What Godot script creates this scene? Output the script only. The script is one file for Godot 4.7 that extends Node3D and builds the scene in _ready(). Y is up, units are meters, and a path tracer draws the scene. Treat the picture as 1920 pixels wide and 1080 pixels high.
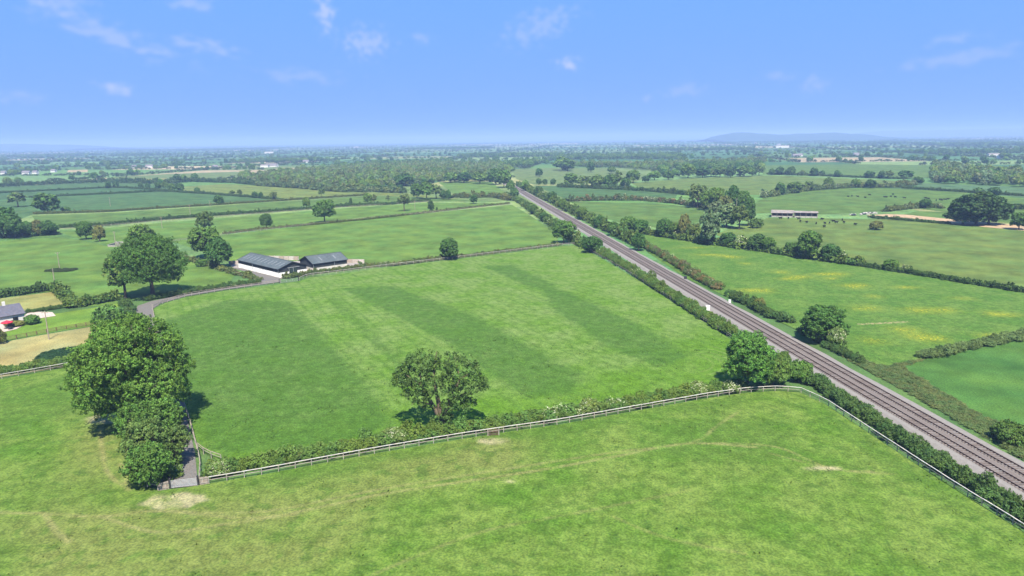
extends Node3D
# Farmland seen from above: mown field, railway, hedgerows, barns, plain to the horizon.
const FIELDS = [
 ["field","broad bright green paddock behind the two barns and tree",[0.098,0.172,0.034],[[-178.7,-368.5],[-157.4,-391.6],[-128.5,-425.1],[-91.4,-467.4],[-57.1,-493.7],[0.9,-550.3],[14.5,-457.0],[23.5,-378.9],[23.2,-341.0],[0.2,-316.4],[-26.1,-298.3],[-57.8,-279.1],[-78.5,-284.4],[-113.9,-297.5],[-122.1,-300.9]]],
 ["field","long bright strip field beyond the paddock fence",[0.098,0.172,0.034],[[-265.2,-412.5],[-227.7,-456.5],[-179.3,-495.8],[-124.1,-542.6],[-66.8,-580.0],[-3.3,-565.0],[-57.6,-497.4],[-92.0,-470.7],[-129.3,-427.8],[-161.5,-394.3],[-180.8,-368.7],[-201.6,-355.4],[-235.3,-382.3]]],
 ["field","narrow strip field above the dark clipped hedge",[0.086,0.148,0.034],[[-349.4,-514.7],[-299.0,-530.6],[-241.3,-573.5],[-215.5,-598.6],[-169.3,-628.6],[-128.6,-663.5],[-59.7,-621.3],[-3.4,-574.8],[-68.5,-595.5],[-127.1,-556.3],[-184.7,-511.1],[-235.7,-472.9],[-278.9,-434.3],[-314.1,-466.9]]],
 ["field","deep blue-green crop field with a lone power pole",[0.062,0.122,0.040],[[-482.1,-669.1],[-469.3,-691.4],[-434.6,-725.3],[-378.6,-767.0],[-358.8,-755.3],[-305.3,-715.7],[-236.3,-657.6],[-200.6,-622.6],[-219.4,-609.5],[-245.4,-583.5],[-303.8,-539.2],[-356.6,-526.9],[-344.8,-496.5],[-359.7,-466.4],[-496.9,-648.6]]],
 ["field","blue-green crop strip above the lone pole field",[0.055,0.112,0.040],[[-549.3,-718.3],[-559.1,-777.9],[-513.7,-810.0],[-473.1,-846.6],[-427.1,-818.7],[-362.8,-763.9],[-378.6,-767.0],[-434.6,-725.3],[-474.1,-698.6],[-496.9,-648.6]]],
 ["field","pale blue-green crop strip nearest the left wood",[0.062,0.122,0.040],[[-644.5,-844.7],[-639.3,-891.2],[-600.7,-935.6],[-550.2,-970.5],[-443.5,-900.5],[-371.1,-781.7],[-427.1,-818.7],[-473.1,-846.6],[-513.7,-810.0],[-559.1,-777.9],[-561.1,-734.0]]],
 ["field","yellow-green pasture in front of the plantation",[0.130,0.172,0.042],[[-392.8,-848.7],[-359.2,-892.3],[-303.9,-849.0],[-235.0,-788.1],[-171.6,-719.4],[-101.7,-684.9],[-60.3,-627.2],[-135.1,-671.1],[-180.1,-641.9],[-205.5,-623.4],[-236.3,-657.6],[-305.3,-715.7],[-363.7,-772.1]]],
 ["field","small green field beside railway below the wood",[0.098,0.172,0.034],[[-87.4,-862.0],[-57.3,-876.8],[-22.6,-857.5],[-2.7,-647.1],[-25.1,-632.8],[-54.7,-676.2]]],
 ["field","pale field with golden crop beyond left hedge",[0.115,0.165,0.052],[[-630.8,-1114.5],[-581.0,-1221.1],[-491.8,-1274.1],[-379.5,-1162.2],[-379.3,-1063.0],[-448.6,-970.9],[-517.0,-962.7],[-558.1,-984.6]]],
 ["field","golden barley strip beyond the left hedge",[0.210,0.215,0.075],[[-553.3,-996.1],[-565.1,-1038.8],[-517.6,-1069.6],[-487.5,-1019.4],[-507.7,-972.7]]],
 ["field","cut tan stubble field below the white farmhouse",[0.330,0.270,0.150],[[-461.8,-1354.3],[-452.1,-1453.9],[-396.8,-1381.5],[-372.9,-1257.9],[-417.6,-1251.0]]],
 ["field","tan ploughed field behind the central wood",[0.330,0.270,0.150],[[-128.6,-1543.2],[-70.3,-1664.9],[3.8,-1556.7],[65.3,-1643.0],[47.5,-1470.5],[-17.9,-1434.7],[-103.8,-1438.5]]],
 ["field","tan plot in the left hamlet, upper",[0.330,0.270,0.150],[[-845.5,-1361.8],[-914.4,-1479.0],[-882.7,-1494.6],[-797.2,-1347.0]]],
 ["field","tan plot in the left hamlet, lower",[0.330,0.270,0.150],[[-626.6,-930.3],[-659.3,-983.8],[-634.3,-1002.7],[-600.8,-946.9]]],
 ["field","green pasture holding the pole clump, left of the oaks",[0.098,0.172,0.034],[[-281.9,-363.1],[-276.0,-378.1],[-263.4,-385.2],[-250.0,-388.1],[-232.7,-377.9],[-203.8,-352.0],[-164.4,-337.9],[-145.7,-309.8],[-107.2,-268.0],[-103.1,-252.2],[-119.7,-234.4],[-126.8,-219.0],[-138.6,-216.1],[-160.1,-242.2],[-173.7,-233.7],[-181.9,-230.1]]],
 ["field","dry mown lawn strip behind the bungalow",[0.210,0.215,0.075],[[-180.6,-223.8],[-171.9,-231.1],[-159.7,-241.3],[-140.1,-218.4],[-148.6,-209.7],[-161.0,-198.3]]],
 ["lawn","striped green lawn beside the bungalow",[0.120,0.205,0.030],[[-158.1,-194.6],[-146.9,-206.3],[-138.0,-208.4],[-126.4,-220.5],[-114.9,-199.4],[-116.4,-194.6],[-125.8,-186.6],[-134.1,-177.7],[-140.3,-171.3]]],
 ["field","dry tan hay plot below the brown garden fence",[0.250,0.235,0.100],[[-138.5,-168.9],[-133.3,-176.7],[-125.0,-185.5],[-116.1,-194.0],[-114.4,-199.4],[-96.2,-166.9],[-100.8,-157.1],[-113.4,-148.6],[-119.3,-144.0]]],
 ["field","pale pasture left of the far parkland trees",[0.115,0.165,0.052],[[2.9,-1221.0],[96.9,-1257.1],[162.6,-1188.2],[188.2,-937.9],[136.6,-799.4],[60.7,-787.8],[25.5,-795.6],[7.4,-907.8]]],
 ["field","deep green field above the pink hawthorn hedge",[0.062,0.122,0.040],[[24.9,-777.2],[67.1,-759.2],[101.8,-703.0],[150.1,-638.0],[138.3,-592.9],[102.3,-610.4],[47.1,-581.7],[39.2,-672.1]]],
 ["field","green triangular field between railway scrub and willows",[0.086,0.148,0.034],[[47.1,-571.6],[113.4,-541.9],[136.7,-496.4],[113.0,-420.8],[84.2,-393.1],[67.4,-415.4],[56.6,-461.2]]],
 ["field","dry pasture crossed by a worn track",[0.105,0.155,0.038],[[135.0,-790.0],[213.2,-867.3],[330.1,-912.2],[390.2,-821.9],[429.7,-750.1],[331.6,-686.2],[270.2,-661.8],[220.6,-606.8],[184.8,-625.3],[130.0,-712.7]]],
 ["field","wide green field under the far right tree row",[0.086,0.148,0.034],[[434.6,-1229.6],[586.7,-1221.0],[670.6,-1138.1],[488.4,-819.1],[439.1,-798.4],[385.9,-883.4],[332.8,-939.4]]],
 ["field","blue-green crop field below the right plantation",[0.075,0.140,0.060],[[350.3,-682.3],[420.7,-724.6],[479.8,-662.4],[507.8,-634.7],[431.1,-537.3],[398.1,-548.0],[391.1,-605.2]]],
 ["field","emerald pasture behind the grey sheds",[0.086,0.148,0.034],[[170.3,-507.3],[218.6,-601.3],[279.8,-667.0],[346.8,-675.4],[391.1,-605.2],[282.8,-453.9],[275.1,-480.0],[247.6,-465.7],[199.3,-452.0],[170.1,-466.1],[153.4,-458.1]]],
 ["field","green pasture behind the copper beeches",[0.086,0.148,0.034],[[379.5,-601.3],[394.9,-543.5],[424.3,-528.8],[303.2,-375.1],[284.8,-389.4],[259.9,-416.5],[244.0,-439.6],[267.2,-463.0],[282.8,-453.9]]],
 ["field","grazed cattle pasture with dry patches",[0.105,0.155,0.038],[[105.7,-363.7],[132.0,-402.4],[159.1,-435.2],[189.2,-428.4],[234.8,-416.9],[243.5,-399.5],[264.8,-361.4],[278.2,-343.4],[171.4,-207.8],[163.8,-219.8],[145.3,-254.4],[130.9,-283.7],[110.3,-312.6]]],
 ["field","smooth deep green field at the right edge",[0.062,0.140,0.030],[[84.7,-146.5],[94.0,-152.6],[125.8,-166.6],[144.7,-174.0],[92.3,-94.7],[85.6,-110.4],[84.2,-120.6],[84.2,-133.8]]],
]
const MAIN = [[-104.0,-198.8],[-111.2,-212.3],[-111.2,-220.3],[-108.1,-228.7],[-99.5,-238.2],[-84.2,-248.0],[-78.2,-253.4],[-76.2,-260.4],[-65.7,-267.1],[-55.2,-276.5],[-25.9,-295.6],[0.2,-313.4],[24.3,-330.4],[30.2,-331.6],[33.0,-324.6],[36.3,-304.2],[41.7,-270.1],[45.4,-244.6],[50.6,-203.4],[53.1,-183.7],[54.8,-169.7],[51.4,-148.0],[44.3,-136.3],[24.2,-127.6],[8.5,-121.6],[-6.0,-116.5],[-20.3,-111.8],[-30.1,-107.5],[-39.4,-104.0],[-46.9,-104.6],[-53.0,-109.9],[-59.7,-122.0],[-67.0,-134.6],[-72.6,-144.4],[-83.7,-164.2],[-95.2,-184.0]]
const FRONT = [[-144.3,-122.5],[-112.4,-147.2],[-100.3,-156.3],[-86.7,-150.3],[-69.4,-119.9],[-58.9,-100.9],[-56.7,-97.7],[-52.4,-95.3],[-49.0,-96.2],[-45.8,-97.4],[-38.2,-100.3],[-29.3,-104.2],[-19.7,-108.2],[-3.6,-114.1],[8.2,-117.9],[23.6,-124.1],[38.2,-129.9],[46.3,-132.5],[52.9,-133.2],[56.8,-132.1],[59.1,-125.5],[60.5,-113.0],[61.7,-102.7],[64.8,-81.1],[66.7,-65.6],[47.9,-44.4],[-66.1,-46.1]]
const MEADOW = [[67.0,-372.1],[86.5,-342.1],[109.3,-309.6],[125.1,-280.4],[144.2,-252.4],[162.7,-218.3],[171.7,-202.2],[151.9,-177.8],[127.4,-168.9],[93.6,-153.0],[81.3,-146.7],[76.0,-160.9],[74.7,-176.6],[69.2,-212.1],[63.0,-247.2],[60.4,-308.0]]
const VIVID = [[-63.9,-130.1],[-45.3,-121.5],[-22.6,-125.8],[4.0,-134.8],[28.1,-149.0],[46.2,-179.2],[54.8,-169.7],[51.4,-148.0],[44.6,-137.3],[3.5,-120.2],[-20.4,-112.2],[-45.7,-104.9],[-53.0,-109.9]]
const SWATHS = [[[-100.9,-195.6],[-92.3,-224.5],[-71.0,-220.1],[-30.6,-141.0],[-20.9,-118.2],[-32.5,-110.1],[-49.2,-107.2],[-65.7,-134.6]],[[-59.4,-239.9],[-42.1,-242.3],[-10.9,-198.5],[3.1,-169.0],[15.2,-144.2],[11.9,-133.0],[2.3,-131.9],[-5.5,-146.8],[-15.6,-169.9],[-31.5,-195.9]],[[9.5,-245.3],[18.6,-228.6],[34.7,-185.2],[41.0,-157.1],[32.8,-148.8],[23.2,-164.8],[12.6,-203.6]],[[-11.7,-279.1],[0.1,-281.8],[14.9,-240.2],[9.0,-231.8]],[[-60.1,-226.4],[-58.8,-227.1],[-23.6,-151.3],[-25.4,-151.4]]]
const LUSH = [[[-45.6,-96.8],[-37.9,-99.6],[-19.6,-107.4],[-3.6,-113.2],[23.4,-123.1],[46.0,-131.4],[44.9,-128.2],[22.7,-119.0],[-3.5,-109.1],[-18.9,-102.9],[-36.5,-95.5]],[[55.8,-129.8],[58.4,-121.5],[60.7,-100.8],[63.7,-79.7],[59.9,-80.0],[57.2,-97.4],[55.7,-115.5]],[[-103.3,-144.0],[-97.1,-150.8],[-83.2,-136.8],[-82.0,-130.8],[-87.7,-120.5],[-88.7,-113.7],[-105.7,-137.7]],[[20.4,-116.7],[32.2,-118.7],[49.2,-118.1],[45.1,-103.2],[32.0,-101.7],[20.3,-105.9]]]
const DRY = [[[-74.2,-93.1],[-51.5,-94.0],[-42.5,-94.6],[-25.6,-95.7],[-19.5,-88.7],[-23.1,-74.2],[-40.2,-70.6],[-59.9,-73.0]],[[-81.9,-125.4],[-69.9,-119.9],[-58.1,-99.1],[-61.1,-95.9],[-70.8,-106.9]],[[-9.4,-111.0],[3.3,-111.7],[3.0,-102.6],[-20.7,-94.7],[-26.2,-98.2]]]
const TRACKS = [[[[-76.3,-89.9],[-65.6,-89.3],[-56.8,-88.3],[-49.3,-89.5],[-35.3,-87.4],[-24.5,-91.1],[-17.4,-94.0],[2.9,-99.9],[15.8,-104.5],[28.9,-109.1],[39.8,-107.3]],0.26],[[[-49.5,-89.8],[-35.8,-88.8],[-24.9,-92.7],[-17.7,-95.6],[3.0,-102.1],[16.0,-106.1],[29.9,-109.7],[35.8,-116.2],[42.3,-123.4]],0.20],[[[-74.8,-120.1],[-69.5,-110.9],[-62.8,-101.0],[-57.6,-96.6]],0.30],[[[-62.9,-104.7],[-58.6,-98.3],[-56.7,-95.5]],0.35],[[[-65.1,-89.2],[-60.2,-84.3],[-56.9,-81.8]],0.40],[[[29.8,-109.3],[42.5,-107.6],[48.5,-99.4],[57.2,-97.4]],0.18],[[[40.8,-105.3],[48.5,-99.4],[54.5,-98.3]],0.12],[[[-56.8,-88.3],[-46.7,-84.0],[-39.0,-85.8],[-29.7,-88.2]],0.25],[[[-16.8,-74.1],[-4.6,-82.9],[9.8,-87.9],[25.8,-93.4]],0.12],[[[13.2,-86.4],[19.2,-81.1],[28.2,-77.3]],0.12]]
const BARE = [[-48.5,-92.4,4.2,2.2],[-3.5,-111.2,2.6,1.2],[-0.6,-96.9,0.7,0.6],[47.3,-99.5,3.0,0.6],[-75.5,-123.8,4.0,2.5]]
const BUTTER = [[85.3,-299.9],[113.4,-244.6],[117.7,-233.1],[114.0,-216.0],[114.8,-231.5],[103.5,-248.2],[100.8,-258.8],[130.7,-227.8],[116.6,-196.8],[123.7,-197.1],[104.0,-168.6],[120.3,-170.2],[101.5,-176.2],[104.2,-200.8],[116.9,-252.3],[93.7,-276.7],[98.7,-245.6],[80.9,-227.0],[137.4,-191.2],[138.1,-211.4],[92.6,-293.7],[83.5,-319.9],[89.2,-167.0]]
const SCRAPE = [[92.2,-182.7],[99.0,-183.4],[107.6,-184.6]]
const LANE = [[-51.0,-96.1],[-47.2,-96.8],[-52.7,-108.3],[-62.9,-127.3],[-72.4,-144.4],[-83.5,-164.2],[-95.1,-183.9],[-103.8,-198.8],[-111.2,-212.3],[-112.6,-219.7],[-108.9,-230.3],[-100.2,-240.0],[-88.5,-249.3],[-84.5,-252.9],[-87.2,-260.1],[-95.0,-271.5],[-106.8,-284.2],[-112.5,-284.6],[-115.0,-288.5],[-115.8,-284.9],[-102.5,-272.1],[-93.2,-258.5],[-92.3,-252.4],[-101.3,-242.7],[-110.9,-232.9],[-117.2,-223.7],[-118.4,-217.1],[-113.5,-205.7],[-96.8,-176.3],[-81.4,-150.1],[-70.3,-130.4],[-59.6,-110.5]]
const YARD = [[-86.4,-259.1],[-78.8,-267.5],[-77.9,-272.5],[-66.3,-279.8],[-60.9,-283.6],[-62.6,-292.0],[-69.2,-296.5],[-91.3,-298.3],[-118.0,-293.9],[-115.9,-286.1],[-112.0,-283.3],[-105.5,-280.4]]
const PATIO = [[-148.7,-211.1],[-140.9,-210.0],[-136.7,-205.1],[-141.1,-200.9],[-145.2,-202.4]]
const PATIO2 = [[-147.1,-194.0],[-144.1,-196.2],[-138.9,-193.5],[-138.3,-190.1],[-139.8,-186.8],[-142.1,-186.9]]
const FARM_TRACK = [[223.7,-442.3],[239.3,-446.6],[248.7,-442.1],[259.9,-416.5],[278.4,-380.3],[294.9,-364.6],[278.2,-343.4],[264.8,-361.4],[246.2,-394.0],[233.4,-414.2],[222.5,-430.1]]
const VERGE = [[76.0,-160.9],[81.3,-146.7],[93.4,-152.6],[84.7,-146.5],[84.2,-133.8],[84.2,-120.6],[85.6,-110.4],[87.9,-94.0],[80.0,-80.7],[79.5,-100.6],[79.0,-111.3],[77.8,-131.9],[76.2,-150.7]]
const HEDGES = [
 ["bushy blossoming hedge behind the white front fence",[[-47.2,-100.0],[-39.2,-103.4],[-30.0,-107.1],[-20.2,-111.4],[-6.0,-116.2],[8.5,-121.3],[24.2,-127.3],[39.0,-132.8],[47.1,-134.9]],2.0,3.6,[0.085,0.145,0.026],0.10,1.0],
 ["clipped thick hedge between right fence curve and railway",[[57.8,-147.7],[61.8,-136.6],[63.4,-115.9],[64.9,-99.6],[66.9,-84.2],[68.1,-73.6]],2.1,3.6,[0.055,0.105,0.024],0.02,0.6],
 ["hedge between the mown field fence and railway ballast",[[37.6,-314.6],[42.1,-287.2],[45.5,-262.0],[51.8,-208.1],[56.1,-172.5]],2.6,3.6,[0.085,0.145,0.026],0.03,0.8],
 ["tall ragged hedge along railway beside the far paddock",[[-4.6,-635.2],[7.4,-568.1],[15.6,-490.9],[23.2,-426.1],[27.3,-372.0],[32.1,-333.1],[36.7,-313.1]],3.6,5.0,[0.085,0.145,0.026],0.05,1.4],
 ["tall railway scrub on the far side near the vanishing line",[[8.5,-771.8],[21.4,-668.7],[39.4,-510.5],[48.0,-431.6],[54.4,-373.4],[60.9,-323.6]],4.6,6.0,[0.085,0.145,0.026],0.05,1.5],
 ["reddish blossom hedge on far side of railway above meadow",[[62.2,-326.8],[64.8,-290.6],[66.0,-259.3],[68.2,-228.7]],2.6,4.0,[0.140,0.120,0.050],0.10,1.2],
 ["low dark hedge on far side of railway beside meadow",[[70.0,-218.8],[72.5,-193.7],[75.3,-185.3]],2.2,3.5,[0.055,0.105,0.024],0.02,1.0],
 ["thin low hedge on railway bank under the meadow tree",[[74.7,-176.6],[76.0,-160.9],[77.6,-149.8]],1.6,2.4,[0.055,0.105,0.024],0.00,0.8],
 ["ragged hawthorn hedge below the willow clump",[[54.7,-396.4],[68.8,-374.1],[86.5,-342.1],[109.3,-309.6],[125.7,-281.6],[134.5,-268.6]],3.4,5.0,[0.085,0.145,0.026],0.12,1.4],
 ["neatly clipped dark hedge dividing meadow from cattle pasture",[[128.2,-277.6],[144.2,-252.4],[152.9,-235.1],[162.7,-218.3],[170.2,-202.3]],1.8,2.6,[0.055,0.105,0.024],0.00,0.2],
 ["clipped wide hedge above smooth green right field",[[93.1,-152.6],[105.0,-158.6],[127.1,-168.4],[151.4,-178.9]],1.7,4.0,[0.100,0.150,0.045],0.00,0.3],
 ["pinkish hawthorn hedge between two far right fields",[[45.0,-571.9],[75.0,-577.1],[104.6,-572.2],[127.2,-539.8],[139.6,-495.9]],3.4,5.0,[0.140,0.120,0.050],0.20,1.4],
 ["scrubby hedge under the parkland tree row",[[49.1,-745.9],[77.5,-723.5],[105.8,-694.7],[135.4,-660.5],[154.9,-618.6]],3.5,5.0,[0.055,0.105,0.024],0.05,1.5],
 ["ragged hedge with pale blossom behind the emerald pasture",[[207.0,-581.0],[237.7,-615.6],[276.7,-653.5],[328.3,-679.3],[365.1,-671.6],[400.6,-703.4]],4.2,6.0,[0.100,0.150,0.045],0.15,1.5],
 ["thin straight hedge under blue-green crop field",[[366.0,-664.0],[388.4,-612.0],[394.7,-586.6],[408.0,-561.9],[431.1,-537.3]],2.2,4.0,[0.055,0.105,0.024],0.00,0.8],
 ["thin hedge line under the far right tree row",[[339.1,-937.5],[385.9,-883.4],[411.6,-827.7],[444.3,-797.1]],2.4,4.0,[0.055,0.105,0.024],0.00,0.6],
 ["short mixed hedge between farm track and emerald pasture",[[245.9,-462.5],[268.1,-477.3],[285.9,-486.1],[292.8,-477.5]],3.2,4.5,[0.105,0.135,0.036],0.06,1.2],
 ["low hedge beside the tan farm track",[[218.7,-427.6],[231.9,-411.6],[242.0,-397.1],[244.8,-391.6]],1.6,3.0,[0.055,0.105,0.024],0.00,0.6],
 ["dark hedge to the right of the beeches",[[329.6,-472.1],[337.8,-463.6],[353.4,-447.4]],3.4,5.0,[0.055,0.105,0.024],0.00,1.0],
 ["dark clipped hedge along narrow strip field",[[-278.9,-434.3],[-256.1,-445.4],[-235.7,-472.9],[-209.5,-496.3],[-184.7,-511.1],[-159.6,-531.1],[-127.1,-556.3],[-97.2,-565.5],[-68.5,-595.5]],2.2,3.2,[0.055,0.105,0.024],0.00,0.5],
 ["low scrub line along the paddock's far fence",[[-161.5,-394.3],[-149.8,-412.1],[-129.3,-427.8],[-117.2,-437.4],[-91.9,-461.1],[-57.6,-497.4],[-34.9,-525.3],[-1.2,-559.9]],1.3,2.5,[0.105,0.135,0.036],0.06,1.3],
 ["thin field boundary hedge below blue-green crop field",[[-356.6,-526.9],[-303.8,-539.2],[-278.4,-560.9],[-245.4,-583.5],[-217.4,-604.0],[-178.4,-635.8],[-135.1,-671.1]],1.7,2.6,[0.105,0.135,0.036],0.00,0.9],
 ["thin dark hedge with small trees above lone pole field",[[-474.1,-698.6],[-434.6,-725.3],[-378.6,-767.0],[-358.8,-755.3],[-305.3,-715.7],[-236.3,-657.6],[-200.6,-622.6]],2.0,3.0,[0.055,0.105,0.024],0.00,0.6],
 ["thin dark hedge line, second above the lone pole field",[[-566.1,-771.4],[-513.7,-810.0],[-473.1,-846.6],[-427.1,-818.7],[-362.8,-763.9]],2.0,3.0,[0.055,0.105,0.024],0.00,0.6],
 ["tree-lined hedge bounding the leftmost crop strips",[[-646.6,-882.8],[-600.7,-935.6],[-550.2,-970.5],[-449.4,-912.6],[-426.3,-953.4],[-353.8,-913.0],[-307.7,-859.9]],5.0,7.0,[0.055,0.105,0.024],0.00,1.4],
 ["scrubby hedge along the near edge of the plantation",[[-303.9,-849.0],[-235.0,-788.1],[-171.6,-719.4],[-138.0,-713.0],[-102.8,-692.0]],5.0,8.0,[0.100,0.150,0.045],0.10,1.5],
 ["scrub hedge between paddock strip and railway wood",[[-59.7,-621.3],[-36.4,-623.1],[-13.0,-624.8],[0.1,-589.5]],4.0,6.0,[0.105,0.135,0.036],0.05,1.6],
 ["hedge below the leftmost dark trees",[[-284.0,-389.4],[-274.4,-397.2],[-259.6,-402.5]],3.0,5.0,[0.055,0.105,0.024],0.00,1.2],
 ["leafy dark hedge above dry mown lawn strip",[[-178.1,-229.9],[-173.1,-232.8],[-166.4,-239.1],[-162.6,-246.0]],2.6,3.2,[0.055,0.105,0.024],0.00,0.5],
 ["thick leafy hedge running down to the lane oaks",[[-162.6,-246.0],[-149.5,-229.7],[-137.7,-216.1],[-133.8,-220.9],[-129.4,-226.0]],2.8,4.0,[0.085,0.145,0.026],0.00,0.8],
 ["thin low shrub row behind the bungalow patio",[[-148.4,-209.1],[-144.1,-212.9],[-139.7,-217.6]],1.2,1.2,[0.055,0.105,0.024],0.00,0.6],
 ["rough hedge bordering hay plot above white left fence",[[-117.8,-148.1],[-114.8,-150.5],[-108.7,-153.9],[-102.6,-157.9]],2.0,3.4,[0.085,0.145,0.026],0.00,0.8],
 ["scrub hedge beside the barn yard entrance track",[[-145.1,-308.3],[-123.7,-288.0],[-108.1,-270.3],[-98.1,-260.9],[-93.4,-255.5]],1.5,3.5,[0.105,0.135,0.036],0.08,1.0],
 ["shaded hedge along the lane under the second oak",[[-119.9,-224.7],[-114.4,-230.7],[-107.1,-238.7],[-98.9,-246.2],[-92.0,-251.4]],1.7,2.6,[0.055,0.105,0.024],0.06,1.0],
 ["low green hedge in front of the barn doors",[[-85.2,-259.0],[-80.9,-262.8],[-76.2,-267.9],[-67.3,-274.0],[-58.0,-280.3],[-43.9,-286.6],[-27.4,-299.8],[-20.7,-303.4]],1.7,2.4,[0.105,0.135,0.036],0.08,1.1],
 ["low scrub hedge from lone round tree to railway",[[-20.7,-303.4],[0.2,-318.0],[12.7,-326.5],[23.2,-333.9]],1.3,2.2,[0.105,0.135,0.036],0.03,1.0],
 ["rough shrubs spilling over the lane above the gate",[[-52.6,-99.0],[-56.5,-106.4],[-63.4,-119.7],[-72.5,-136.3]],1.7,3.6,[0.085,0.145,0.026],0.03,1.2],
 ["narrow shrub belt between lane and tree row",[[-113.3,-199.3],[-115.5,-205.8],[-123.1,-218.8]],2.2,3.5,[0.055,0.105,0.024],0.00,1.0],
]
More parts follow.
